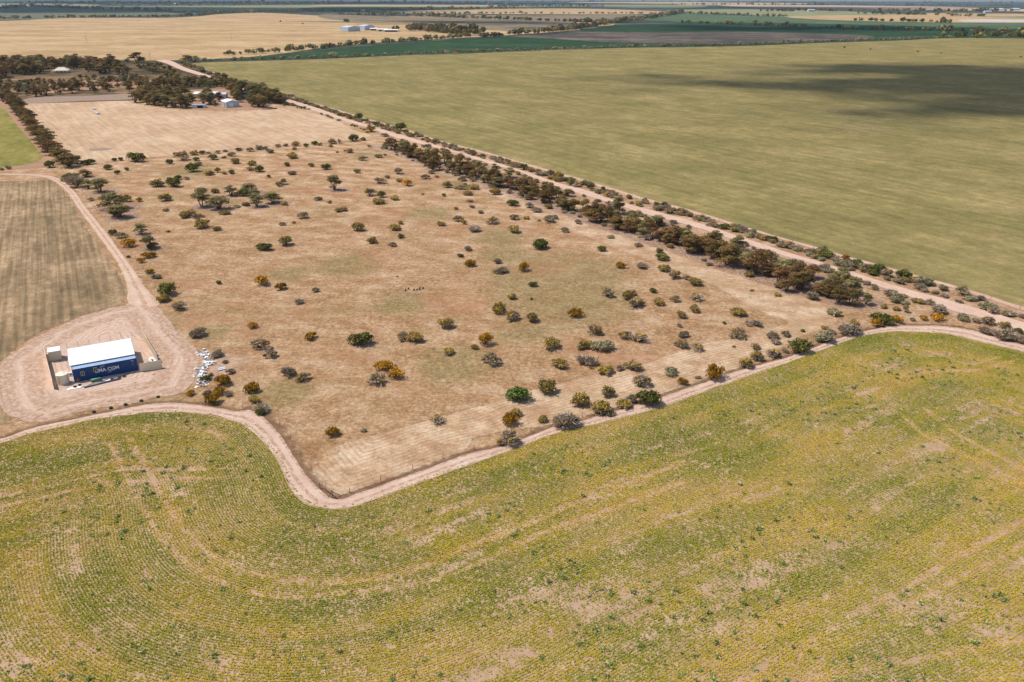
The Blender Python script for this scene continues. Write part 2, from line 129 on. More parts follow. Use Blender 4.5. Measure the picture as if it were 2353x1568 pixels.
TREES = [
 (-117.9,297.6,6.1,7.7,'E'),(-124.1,315.5,4.1,3.7,'E'),(-110.2,294.3,7.1,5.8,'E'),(-112.5,315.7,5.2,5.3,'E'),(-106.8,320.9,6.2,5.7,'E'),(-102.5,313.3,5.2,4.3,'E'),(-92.6,303.6,7.0,5.7,'E'),(-97.1,297.8,5.5,6.5,'E'),
 (-97.2,336.9,3.1,3.6,'E'),(-73.5,326.6,5.7,8.7,'E'),(-188.4,351.2,5.1,4.1,'E'),(-175.8,328.1,4.2,5.8,'E'),(-167.8,321.5,6.5,6.9,'E'),(-149.8,293.8,9.3,8.2,'E'),(-141.8,281.0,7.3,7.3,'E'),(-206.8,380.9,4.1,4.4,'K'),
 (-94.1,440.0,2.4,3.4,'E'),(-124.6,259.1,4.1,4.7,'E'),(-114.8,242.8,4.8,5.5,'E'),(92.2,194.4,3.2,4.2,'E'),(99.9,188.8,1.7,2.3,'E'),(97.4,240.8,3.1,3.1,'E'),(-60.7,416.5,4.5,6.4,'R'),(-56.2,416.6,5.2,7.2,'K'),
 (-50.6,400.4,6.5,7.7,'K'),(-45.6,394.6,5.7,7.2,'K'),(-41.2,392.8,5.7,7.6,'E'),(-37.0,385.4,6.3,7.8,'K'),(-31.5,378.3,6.2,8.1,'K'),(-23.6,361.5,6.2,10.6,'K'),(-18.0,353.6,5.8,6.2,'R'),(-14.0,349.1,5.1,6.8,'R'),
 (-9.4,343.2,5.3,7.4,'K'),(-5.5,336.0,4.9,6.2,'R'),(-1.8,331.8,4.9,6.5,'R'),(1.8,327.8,4.8,6.1,'R'),(5.4,323.8,5.1,6.0,'K'),(8.8,317.3,5.3,6.2,'K'),(12.7,312.3,5.2,6.8,'K'),(14.7,306.3,4.2,7.3,'K'),
 (-19.9,364.8,6.0,6.4,'E'),(-15.4,368.2,5.3,5.7,'E'),(-7.7,355.3,5.2,6.2,'E'),(-1.3,352.3,5.1,5.5,'E'),(17.9,313.6,4.6,4.9,'E'),(22.2,316.2,4.1,5.0,'E'),(19.3,297.0,4.4,5.3,'R'),(22.8,292.6,5.2,6.1,'K'),
 (26.8,288.3,4.8,6.0,'K'),(30.6,288.3,4.8,5.7,'R'),(31.6,278.0,4.9,6.1,'K'),(34.0,276.0,4.4,6.6,'K'),(39.1,288.4,5.1,7.4,'E'),(36.3,269.2,6.0,5.4,'R'),(42.0,274.1,5.1,6.0,'E'),(41.9,262.8,5.9,5.3,'K'),
 (50.4,272.2,6.1,5.4,'E'),(50.7,254.1,5.7,5.1,'R'),(53.1,249.1,4.7,4.3,'R'),(46.7,268.4,4.0,4.8,'K'),(56.0,254.1,3.8,5.1,'K'),(56.1,239.6,6.0,6.9,'K'),(55.8,247.6,5.2,5.6,'E'),(59.6,241.2,4.7,6.0,'R'),
 (64.5,246.1,5.7,6.1,'K'),(64.0,226.9,7.1,8.0,'K'),(63.8,235.0,5.5,5.8,'R'),(71.3,242.9,4.7,5.5,'E'),(69.9,219.3,6.4,7.8,'R'),(74.9,227.7,6.2,5.7,'K'),(72.9,218.0,4.7,5.5,'R'),(74.8,211.6,4.6,4.9,'R'),
 (82.3,219.4,4.7,5.0,'E'),(79.0,205.4,6.9,6.9,'K'),(80.6,214.2,6.3,5.4,'R'),(85.3,215.5,4.6,4.5,'R'),(82.2,201.9,4.0,4.7,'R'),(84.2,200.8,3.2,4.7,'K'),(85.2,195.2,4.3,5.0,'K'),(87.9,194.1,4.6,4.9,'K'),
 (91.8,210.4,5.4,6.6,'E'),(89.2,206.7,4.1,3.9,'K'),(74.5,204.2,4.4,4.7,'R'),(-447.2,1003.1,20.8,15.7,'K'),(-391.7,1016.6,19.3,11.3,'K'),(-386.5,1021.5,15.9,9.4,'K'),(-464.2,1014.0,8.7,5.6,'E'),(-206.9,665.8,10.5,11.9,'E'),
]
WHEEL = [
 [(-71.8,123.3),(-66.8,116.4),(-61.5,109.1),(-55.6,101.1),(-48.4,92.8),(-43.9,89.2),(-40.2,86.9),(-36.0,85.0),(-31.0,83.7),(-22.7,84.2),(-12.5,86.3),(-6.7,89.2),(-1.9,92.6),(5.8,98.3),(14.1,102.8),(28.1,111.0)],
 [(-68.8,124.5),(-62.7,116.4),(-57.8,109.6),(-51.4,101.1),(-47.2,96.4),(-43.3,92.4),(-38.6,89.6),(-34.5,88.0),(-23.2,86.6),(-13.9,88.8),(-5.8,94.6),(0.6,98.3),(8.8,104.1),(29.4,117.4)],
 [(74.7,134.4),(75.2,127.2),(77.1,123.2),(80.3,117.7),(84.1,110.8)],
 [(80.4,136.6),(81.3,127.8),(84.6,120.0),(86.6,115.0)],
 [(78.2,100.8),(64.5,92.9),(54.0,86.2),(44.8,80.9),(33.6,74.0),(26.1,69.4)],
 [(75.0,95.3),(69.6,91.8),(62.0,88.0),(49.2,80.6)],
 [(63.8,76.4),(52.5,73.7),(41.0,71.3),(32.2,69.4)],
 [(-81.5,106.5),(-75.9,109.0),(-70.8,111.8),(-65.7,114.5),(-56.9,114.5),(-48.5,114.8)],
 [(-79.8,103.7),(-73.4,107.0),(-68.8,109.0),(-62.8,110.6),(-55.8,111.6),(-47.6,112.2)],
 [(92.4,165.9),(95.7,162.3),(99.1,157.5),(108.3,161.3)],
 [(81.3,150.9),(90.3,154.1),(98.7,154.2),(109.8,158.9)],
 [(-62.0,73.6),(-57.2,72.5),(-51.3,69.2)],
]
AREA = {
 'HA': [(-589.2,965.1),(-545.8,977.3),(-494.6,990.1),(-425.6,920.0),(-393.4,854.6),(-419.7,853.8),(-476.0,912.6),(-503.9,911.7),(-475.3,831.0),(-491.5,799.9)],
 'HB': [(-391.1,653.4),(-375.3,653.7),(-367.1,660.0),(-364.2,674.6),(-348.3,678.1),(-333.3,681.7),(-331.1,700.6),(-315.4,684.3),(-330.3,718.1),(-349.0,715.3),(-376.8,711.0),(-386.3,682.6),(-407.5,682.1)],
 'HC': [(-285.7,620.7),(-270.2,606.1),(-254.5,593.8),(-235.6,585.2),(-227.6,590.2),(-241.4,626.2),(-271.6,664.3),(-296.8,668.8)],
 'HD': [(-226.1,596.0),(-212.7,590.5),(-221.7,626.7),(-242.2,659.9),(-241.4,635.5)],
 'HE': [(-192.3,588.5),(-162.0,591.6),(-174.7,627.7),(-205.3,676.3),(-238.9,726.5),(-254.2,738.4),(-213.7,636.2)],
 'HF': [(-333.9,712.1),(-316.9,716.1),(-281.5,721.8),(-250.2,726.2),(-262.7,764.1),(-292.1,750.2),(-325.6,736.6)],
 'HG': [(-427.4,949.7),(-404.1,960.9),(-370.2,908.4),(-321.2,809.3),(-282.6,767.6),(-299.5,769.9),(-369.9,858.7)],
 'HH': [(-479.0,778.7),(-445.6,779.7),(-409.2,802.3),(-384.8,841.7),(-311.4,783.4),(-264.0,744.5),(-335.6,730.1),(-386.1,705.0),(-421.6,681.7)],
 'HL': [(-428.7,681.6),(-414.6,681.9),(-376.1,623.2),(-370.2,605.6),(-391.2,622.9)],
 'shelter': [(-410.2,667.3),(-367.6,606.7),(-321.5,538.2),(-284.3,482.9),(-256.2,442.1),(-232.2,407.3),(-216.8,386.2),(-207.0,373.8)],
}
HOME = [('HA',110,5,(9,13),'KKKRE','in the dark wood round the cream roofed house'),('HB',26,6,(6,9),'KKRE','in the row above the gravel yard'),('HC',44,4.5,(7,11),'KKE','in the clump round the white shed'),
 ('HD',9,5,(5,9),'EEK','beside the white gabled shed'),('HE',48,5,(7,10),'KKE','between the white shed and the gravel road'),('HF',40,6,(6,9),'KEK','in the row behind the farm buildings'),
 ('HG',50,6,(4,7),'KYGSE','by the road junction scrub'),('HH',180,5,(2.4,6.5),'RYEGGMKS','in the scrubby home clearing'),('HL',10,7,(7,10),'KKE','at the head of the shelter belt')]
HEDGES = [
 ([(-388,1012),(-331,1048),(-224,1104),(-155,1155),(-79,1198),(4,1251),(94,1309),(190,1360),(277,1385),(411,1439),(571,1542),(743,1632),(915,1751)],4,2.2,4.5,7,'S','scrub line along the top of the big green field'),
 ([(-393,1133),(-352,1180),(-272,1342),(-272,1346),(-201,1502),(-157,1582),(-81,1686),(-24,1741)],5,3,7,9,'E','tree line between wheat and dark green field'),
 ([(-254,1990),(-213,2019),(-157,1913),(-85,1770)],14,9,14,8,'E','dense grove of trees beside the grey farm sheds'),
 ([(-241,2081),(-166,2022),(-91,1894)],14,9,14,9,'E','back row of the grove beside the farm sheds'),
 ([(-66,1662),(-24,1715)],5,6,9,10,'K','short clump by the far farm entrance'),
 ([(-4,1789),(89,1954),(197,2245),(292,2588),(448,3055)],8,6,11,12,'E','tree line along the far road'),
 ([(448,3055),(687,3815),(900,4568)],10,8,14,18,'E','far trees where the road nears the horizon'),
 ([(-1707,2629),(-1726,2887),(-1603,3126),(-1319,3273),(-1338,3899),(-1289,4360)],10,6,11,14,'E','hedge above the wheat field'),
 ([(-1264,4087),(-907,4552),(-516,3911)],14,6,12,18,'E','hedge beyond the wheat field'),
 ([(-3190,5364),(-3603,6427),(-2638,5341),(-1772,4504)],20,8,14,26,'E','far left hedge'),
 ([(-661,3993),(-259,4014),(220,4116),(724,4223)],12,6,10,22,'E','hedge between tan paddocks'),
 ([(-748,3752),(-440,3559),(-96,3119),(151,2807),(304,2693)],10,6,10,16,'E','hedge below the grey paddock'),
 ([(-755,5084),(-347,5396),(-33,6011)],30,10,16,26,'E','far scrub belt'),
 ([(-181,7060),(207,7376),(779,7518)],40,12,20,30,'E','distant woods'),
 ([(525,2652),(671,2524),(772,2311),(916,2098)],10,5,9,16,'E','hedge through the shaded green field'),
 ([(891,1762),(959,1721),(1036,1726),(1129,1712)],12,7,13,9,'G','dark trees at the end of the green field'),
 ([(924,2117),(1089,2021),(1127,1881)],10,5,10,14,'E','hedge leading to dark trees'),
 ([(851,4316),(1022,3858),(1123,3559)],16,6,12,24,'E','hedge over pale green paddock'),
 ([(1193,2978),(1302,2883),(1419,2732)],14,7,12,18,'E','hedge below the far tan paddock'),
 ([(1470,4933),(1850,5312),(1912,5004)],40,10,16,26,'E','far homestead trees'),
 ([(2138,5361),(2407,4984),(3064,5404)],50,10,16,30,'E','far grey woods'),
 ([(1750,4292),(1922,3973)],30,9,14,24,'E','far scrub strip'),
 ([(1963,3855),(2037,3694)],30,9,14,20,'E','far copse by the tan paddock'),
 ([(-5829,9827),(-4242,9972),(-2245,11318),(-353,11510)],200,14,22,50,'E','distant wooded rise on the left'),
 ([(-438,14282),(3146,16045),(5251,14435),(7957,13474)],250,14,22,60,'E','distant woods on the horizon'),
 ([(1879,9570),(3535,9707),(5270,8913)],120,12,18,50,'E','distant woods beyond the pink paddock'),
 ([(-4380,7376),(-3731,7567),(-2605,7620),(-1813,9136)],120,12,18,45,'E','wooded belt below the rise'),
]
POLES = [(-709.7, 1414.3, 14), (-511.6, 1546.9, 14), (-449.0, 1043.3, 8.4), (-298.6, 1613.9, 14), (-102.3, 1648.4, 14), (-14.6, 1741.1, 14), (98.2, 2105.7, 14), (369.0, 2862.2, 14), (242.1, 2541.4, 14), (-698.9, 2646.5, 9.1)]
LONE = [(528.9, 1351.8, 4.2, 'G'), (554.7, 1314.6, 3.2, 'G'), (599.4, 1252.5, 3.4, 'G'), (617.8, 1220.3, 2.5, 'G'), (687.0, 1141.7, 2.7, 'G'), (-725.4, 2675.1, 7.2, 'G'), (-605.5, 2468.2, 6.7, 'G'), (-517.1, 2663.3, 18.0, 'G'), (575.5, 1286.3, 1.5, 'Y')]
TYRES = [(-80.0, 134.5), (-77.5, 136.1), (-75.3, 137.5), (-72.9, 139.1), (-70.3, 140.8)]
RUBBLE = [(-69.7, 164.6), (-69.1, 162.4), (-67.4, 159.7), (-65.7, 156.5), (-66.2, 154.5), (-66.0, 151.9), (-64.9, 150.0), (-63.5, 146.2)]
RUBBLE_SHEET = (-62.4, 153.0)
STAY = (-28.5, 106.4)
STUMP = (-26.7, 204.0)
POND = (-214.4, 419.3)
HOUSE = (-469.5, 872.7)
UTE = (-85.9, 498.5, -1.05)
BALES = [(-292.7, 575.4), (-279.2, 552.4)]
FENCE_TOP = [(-210.6, 380.9), (-200.3, 383.9), (-180.1, 393.5), (-151.5, 413.9), (-118.8, 431.8), (-94.0, 444.8), (-86.3, 455.1), (-72.0, 457.8)]
FENCE_HOME = [(-356.5, 598.4), (-326.1, 611.1), (-290.3, 622.6), (-281.0, 611.2), (-265.3, 594.5), (-230.3, 571.3), (-202.2, 562.8), (-184.0, 568.4), (-160.1, 584.5)]
HAZE = 2.6e-5
BUILDINGS = [
 ('farm_shed', (-204.2, 596.5, -0.95, 11, 9.5, 3.6, 1.3, 'white gabled farm shed at the edge of the homestead trees', 'grey_steel', 'white', (('r', -1, 3, 2.8, 'white'), ('f', 2, 3, 2.6, 'steel')))),
 ('farm_shed', (-223.9, 588.7, 0.1, 9, 4, 2.0, 0.5, 'low pale lean shed beside the white gabled shed', 'grey_steel', 'steel', (('f', 1, 4, 1.7, 'dark'),))),
 ('farm_house', (-240.9, 652.9, 0.05, 18, 9, 3, 1.2, 'long white roofed building screened by gum trees', 'cream', 'white', (('f', -3, 1.5, 1.6, 'glass'), ('f', 3, 1.5, 1.6, 'glass')))),
 ('farm_house', (-228.2, 649.3, 0.1, 8, 7, 3, 1.0, 'small blue white roofed building behind the white shed', 'grey_steel', 'grey_steel', (('f', 0, 2, 2.1, 'dark'),))),
 ('farm_shed', (-281.1, 652.0, 0.1, 9, 7, 3, 1.0, 'white roofed shed behind the left clump of trees', 'cream', 'white', (('f', 0, 2, 2.2, 'dark'),))),
 ('farm_shed', (-375.6, 1973.0, -0.75, 30, 34, 8.5, 3, 'largest grey steel farm shed beside a pole', 'grey_steel', 'grey_steel', (('f', 0, 7, 6, 'grey_steel'),))),
 ('farm_shed', (-349.9, 2045.5, -0.75, 24, 30, 9, 3, 'second grey steel farm shed behind the largest', 'grey_steel', 'grey_steel', (('f', 0, 7, 6, 'grey_steel'),))),
 ('farm_shed', (-329.4, 2019.8, 0.1, 16, 10, 4, 1.5, 'low white farm shed with dark opening next to steel sheds', 'cream', 'white', (('f', 0, 13, 3, 'dark'),))),
 ('farm_shed', (-302.6, 1978.0, 0.1, 24, 10, 4, 1.5, 'white cottage between farm sheds', 'cream', 'white', (('f', -4, 6, 3, 'dark'),))),
 ('farm_shed', (-276.9, 1946.1, 0.05, 32, 12, 4, 1.5, 'long white roofed farm building by dark hedge', 'cream', 'white', (('f', 0, 28, 3, 'dark'),))),
 ('farm_shed', (705.3, 7274.5, 0.1, 60, 30, 12, 4, 'tiny white roofed farm on the far plain', 'white', 'white', ())),
 ('farm_shed', (650.3, 7486.2, 0.1, 40, 24, 9, 4, 'tiny white roofed barn beside the far plain farm', 'white', 'white', ())),
 ('farm_shed', (1757.1, 5080.4, 0.1, 40, 20, 9, 3, 'far off grey shed by homestead trees', 'grey_steel', 'grey_steel', ())),
 ('farm_shed', (3256.1, 5797.2, 0.1, 60, 30, 10, 3, 'far off white shed near the horizon', 'white', 'white', ())),
 ('farm_shed', (3386.5, 5820.3, 0.1, 50, 30, 10, 3, 'far off pale shed beside the horizon shed', 'grey_steel', 'white', ())),
 ('farm_shed', (-3241.7, 8320.9, 0.1, 40, 20, 10, 3, 'far off white shed in the distant scrub', 'white', 'white', ())),
 ('farm_shed', (2608.0, 4736.8, 0.1, 40, 20, 8, 3, 'far off low shed at the tan paddock', 'grey_steel', 'grey_steel', ())),
]
OLIVE = [(12.5, 214.8, 30), (14.4, 197.7, 26), (2.1, 175.2, 10), (-12.8, 156.7, 12), (-45.5, 142.9, 8), (-63.9, 217.6, 8), (-48.7, 226.2, 14), (-28.9, 193.5, 10), (-2.6, 237.1, 12), (-147.9, 364.5, 18), (-30.9, 287.7, 14), (-3.8, 257.0, 14), (-70.9, 173.9, 7)]
# ---------------------------------------------------------------- helpers
rng = np.random.default_rng(7)
def hsh(ix, iy, seed):
    h = (ix.astype(np.int64) * 374761393 + iy.astype(np.int64) * 668265263 + seed * 974634541) & 0x7fffffff
    h = ((h ^ (h >> 13)) * 1274126177) & 0x7fffffff
    return ((h ^ (h >> 16)) & 0xffff) / 65535.0
def vnoise(x, y, seed=0, oct=3):
    x = np.asarray(x, float); y = np.asarray(y, float); t = np.zeros(np.broadcast(x, y).shape); a = 1; n = 0
    for o in range(oct):
        ix = np.floor(x); iy = np.floor(y); fx = x - ix; fy = y - iy
        fx = fx * fx * (3 - 2 * fx); fy = fy * fy * (3 - 2 * fy)
        a00 = hsh(ix, iy, seed + o); a10 = hsh(ix + 1, iy, seed + o); a01 = hsh(ix, iy + 1, seed + o); a11 = hsh(ix + 1, iy + 1, seed + o)
        t += a * ((a00 * (1 - fx) + a10 * fx) * (1 - fy) + (a01 * (1 - fx) + a11 * fx) * fy); n += a
        a *= 0.5; x = x * 2.03 + 17.1; y = y * 2.03 + 9.7
    return t / n
def sstep(a, b, x):
    t = np.clip((x - a) / (b - a), 0, 1); return t * t * (3 - 2 * t)
def catmull(pts, step, closed=False):
    P = np.array(pts, float); n = len(P)
    if closed: Q = np.vstack([P[-1], P, P[0], P[1]])
    else: Q = np.vstack([2 * P[0] - P[1], P, 2 * P[-1] - P[-2]])
    out = []
    for i in range(n if closed else n - 1):
        p0, p1, p2, p3 = Q[i], Q[i + 1], Q[i + 2], Q[i + 3]
        def tj(a, b, t): return t + max(np.hypot(*(b - a)), 1e-3) ** 0.5
        t0 = 0; t1 = tj(p0, p1, t0); t2 = tj(p1, p2, t1); t3 = tj(p2, p3, t2)
        m = max(2, int(np.hypot(*(p2 - p1)) / step) + 1)
        t = np.linspace(t1, t2, m, endpoint=False)[:, None]
        A1 = (t1 - t) / (t1 - t0) * p0 + (t - t0) / (t1 - t0) * p1; A2 = (t2 - t) / (t2 - t1) * p1 + (t - t1) / (t2 - t1) * p2
        A3 = (t3 - t) / (t3 - t2) * p2 + (t - t2) / (t3 - t2) * p3
        B1 = (t2 - t) / (t2 - t0) * A1 + (t - t0) / (t2 - t0) * A2; B2 = (t3 - t) / (t3 - t1) * A2 + (t - t1) / (t3 - t1) * A3
        out.append((t2 - t) / (t2 - t1) * B1 + (t - t1) / (t2 - t1) * B2)
    if not closed: out.append(P[-1:])
    return np.vstack(out)
def wobble(P, amp, sc, seed=0):
    return P + np.stack([vnoise(P[:, 0] / sc, P[:, 1] / sc, seed) - .5, vnoise(P[:, 0] / sc + 40, P[:, 1] / sc, seed + 9) - .5], 1) * 2 * amp
def inside(P, poly):
    x, y = P[:, 0], P[:, 1]; r = np.zeros(len(P), bool); n = len(poly)
    for i in range(n):
        x0, y0 = poly[i]; x1, y1 = poly[(i + 1) % n]
        if y0 == y1: continue
        c = (y0 > y) != (y1 > y)
        r ^= c & (x < (x1 - x0) * (y - y0) / (y1 - y0) + x0)
    return r
def pdist(P, line, chunk=4000):
    A = line[:-1]; B = line[1:]; d = B - A; l2 = (d ** 2).sum(1) + 1e-9; out = np.empty(len(P))
    for i in range(0, len(P), chunk):
        q = P[i:i + chunk, None, :] - A[None]
        t = np.clip((q * d).sum(2) / l2, 0, 1)
        out[i:i + chunk] = np.sqrt(((q - t[..., None] * d) ** 2).sum(2).min(1))
    return out
def along(line, step, jitter=0):
    s = np.r_[0, np.cumsum(np.hypot(*np.diff(line, axis=0).T))]
    t = np.arange(step * .5, s[-1], step); t = t + rng.uniform(-jitter, jitter, len(t))
    return np.stack([np.interp(t, s, line[:, 0]), np.interp(t, s, line[:, 1])], 1)

def npmesh(name, V, F, mat=None, attrs=None, smooth=False):
    me = bpy.data.meshes.new(name); V = np.asarray(V, np.float32); F = np.asarray(F, np.int32); k = F.shape[1]
    me.vertices.add(len(V)); me.vertices.foreach_set('co', V.ravel())
    me.loops.add(F.size); me.loops.foreach_set('vertex_index', F.ravel())
    me.polygons.add(len(F)); me.polygons.foreach_set('loop_start', np.arange(0, F.size, k, dtype=np.int32))
    me.polygons.foreach_set('loop_total', np.full(len(F), k, np.int32))
    if smooth: me.polygons.foreach_set('use_smooth', np.ones(len(F), bool))
    for a, (dom, val) in (attrs or {}).items():
        at = me.attributes.new(a, 'FLOAT', dom); at.data.foreach_set('value', np.asarray(val, np.float32))
    if mat: me.materials.append(mat)
    me.update(calc_edges=True); return me
def obj(name, me, parent=None):
    o = bpy.data.objects.new(name, me); COL.objects.link(o); o.parent = parent; return o
def empty(name, x, y, z=0, rz=0, label=None, cat=None, group=None):
    o = bpy.data.objects.new(name, None); COL.objects.link(o); o.location = (x, y, z); o.rotation_euler = (0, 0, rz); o.empty_display_size = .3
    return tag(o, label, cat, group)
def tag(o, label=None, cat=None, group=None, kind=None):
    for k, v in (('label', label), ('category', cat), ('group', group), ('kind', kind)):
        if v: o[k] = v
    return o
class MB:                                                            # boxes, bars, tubes, lathes collected into one mesh
    def __init__(s): s.v = []; s.f = []
    def add(s, V, F):
        n = len(s.v); s.v += [tuple(map(float, p)) for p in V]; s.f += [tuple(i + n for i in f) for f in F]; return s
    def box(s, x0, x1, y0, y1, z0, z1, T=None):
        V = [Vector((x, y, z)) for z in (z0, z1) for y in (y0, y1) for x in (x0, x1)]
        if T: V = [T @ p for p in V]
        return s.add(V, [(0, 2, 3, 1), (4, 5, 7, 6), (0, 1, 5, 4), (2, 6, 7, 3), (0, 4, 6, 2), (1, 3, 7, 5)])
    def tube(s, pts, rad, n=6, caps=True):
        P = [Vector(p) for p in pts]; rs = rad if hasattr(rad, '__len__') else [rad] * len(P); V = []; F = []
        for i, p in enumerate(P):
            d = (P[min(i + 1, len(P) - 1)] - P[max(i - 1, 0)]).normalized(); a = d.orthogonal().normalized(); b = d.cross(a)
            V += [p + (a * math.cos(2 * math.pi * k / n) + b * math.sin(2 * math.pi * k / n)) * rs[i] for k in range(n)]
        for i in range(len(P) - 1):
            F += [(i * n + k, i * n + (k + 1) % n, (i + 1) * n + (k + 1) % n, (i + 1) * n + k) for k in range(n)]
        if caps: F += [tuple(range(n))[::-1], tuple((len(P) - 1) * n + k for k in range(n))]
        return s.add(V, F)
    def lathe(s, prof, n=24, c=(0, 0, 0), axis='z'):
        V = []; F = []
        for r, z in prof:
            for k in range(n):
                a = 2 * math.pi * k / n; p = (r * math.cos(a), r * math.sin(a), z)
                if axis == 'y': p = (p[0], p[2], p[1])
                V.append((p[0] + c[0], p[1] + c[1], p[2] + c[2]))
        for i in range(len(prof) - 1):
            F += [(i * n + k, i * n + (k + 1) % n, (i + 1) * n + (k + 1) % n, (i + 1) * n + k) for k in range(n)]
        return s.add(V, F)
    def mesh(s, name, mat, smooth=False):
        me = bpy.data.meshes.new(name); me.from_pydata(s.v, [], s.f); me.materials.append(mat)
        if smooth: me.polygons.foreach_set('use_smooth', np.ones(len(me.polygons), bool))
        return me
    def build(s, name, mat, parent=None, smooth=False): return obj(name, s.mesh(name, mat, smooth), parent)

# ---------------------------------------------------------------- materials
K = 0.74
def c(r, g, b, k=None):                                              # 8-bit colour to linear reflectance
    f = lambda v: ((v / 255 + .055) / 1.055) ** 2.4 if v > 10 else v / 255 / 12.92
    return tuple(f(v) * (K if k is None else k) for v in (r, g, b)) + (1,)
class NT:
    def __init__(s, name):
        s.m = bpy.data.materials.new(name); s.m.use_nodes = True; s.t = s.m.node_tree; s.t.nodes.clear()
        s.o = s.t.nodes.new('ShaderNodeOutputMaterial'); s.g = None
    def n(s, ty, **kw):
        x = s.t.nodes.new(ty)
        for k, v in kw.items(): setattr(x, k, v)
        return x
    def put(s, sock, v):
        if isinstance(v, bpy.types.NodeSocket): s.t.links.new(v, sock)
        elif v is not None: sock.default_value = v
    def pos(s):
        if not s.g: s.g = s.n('ShaderNodeNewGeometry')
        return s.g.outputs['Position']
    def map(s, rot=0, sc=(1, 1, 1), vec=None):
        v = vec or s.pos()
        if rot: r = s.n('ShaderNodeMapping'); s.put(r.inputs['Vector'], v); r.inputs['Rotation'].default_value = (0, 0, rot); v = r.outputs[0]
        m = s.n('ShaderNodeMapping'); s.put(m.inputs['Vector'], v); m.inputs['Scale'].default_value = sc
        return m.outputs[0]
    def noise(s, scale, detail=3, rough=.55, vec=None, dist=0):
        x = s.n('ShaderNodeTexNoise'); s.put(x.inputs['Vector'], vec or s.pos()); x.inputs['Scale'].default_value = scale
        x.inputs['Detail'].default_value = detail; x.inputs['Roughness'].default_value = rough; x.inputs['Distortion'].default_value = dist
        return x.outputs['Fac']
    def attr(s, name): return s.n('ShaderNodeAttribute', attribute_name=name).outputs['Fac']
    def rand(s): return s.n('ShaderNodeObjectInfo').outputs['Random']
    def m_(s, op, a, b=None, cl=False):
        x = s.n('ShaderNodeMath', operation=op, use_clamp=cl); s.put(x.inputs[0], a); s.put(x.inputs[1], b); return x.outputs[0]
    def st(s, a, b, x):                                              # smoothstep
        r = s.n('ShaderNodeMapRange', interpolation_type='SMOOTHSTEP'); s.put(r.inputs[0], x); r.inputs[1].default_value = a; r.inputs[2].default_value = b
        return r.outputs[0]
    def ramp(s, f, stops):
        r = s.n('ShaderNodeValToRGB'); s.put(r.inputs[0], f); e = r.color_ramp.elements
        while len(e) < len(stops): e.new(.5)
        for el, (p, col) in zip(e, stops): el.position = p; el.color = col
        return r.outputs[0]
    def mix(s, f, a, b, mode='MIX'):
        x = s.n('ShaderNodeMix', data_type='RGBA', blend_type=mode); s.put(x.inputs[0], f); s.put(x.inputs[6], a); s.put(x.inputs[7], b); return x.outputs[2]
    def val(s, col, f, lo=.8, hi=1.2):                               # multiply brightness by lo..hi
        return s.mix(1, col, s.ramp(f, [(0.25, (lo, lo, lo, 1)), (.75, (hi, hi, hi, 1))]), 'MULTIPLY')
    def out(s, col, rough=.9, bump=None, bs=.5, bd=.1, spec=.1, metal=0):
        p = s.n('ShaderNodeBsdfPrincipled'); s.put(p.inputs['Base Color'], col); s.put(p.inputs['Roughness'], rough)
        p.inputs['Specular IOR Level'].default_value = spec; p.inputs['Metallic'].default_value = metal
        if bump is not None:
            b = s.n('ShaderNodeBump'); b.inputs['Strength'].default_value = bs; b.inputs['Distance'].default_value = bd; s.put(b.inputs['Height'], bump); s.put(p.inputs['Normal'], b.outputs[0])
        s.t.links.new(p.outputs[0], s.o.inputs[0]); return s.m
    def leaf(s, col, tr=.25):
        d = s.n('ShaderNodeBsdfDiffuse'); s.put(d.inputs[0], col); t = s.n('ShaderNodeBsdfTranslucent'); s.put(t.inputs[0], col)
        x = s.n('ShaderNodeMixShader'); x.inputs[0].default_value = tr; s.t.links.new(d.outputs[0], x.inputs[1]); s.t.links.new(t.outputs[0], x.inputs[2])
        s.t.links.new(x.outputs[0], s.o.inputs[0]); return s.m
def plain(name, col, rough=.7, spec=.3, metal=0, var=.1, sc=2.0):
    n = NT(name); a = n.noise(sc, 4, .6); return n.out(n.val(col, a, 1 - var, 1 + var), rough, spec=spec, metal=metal)

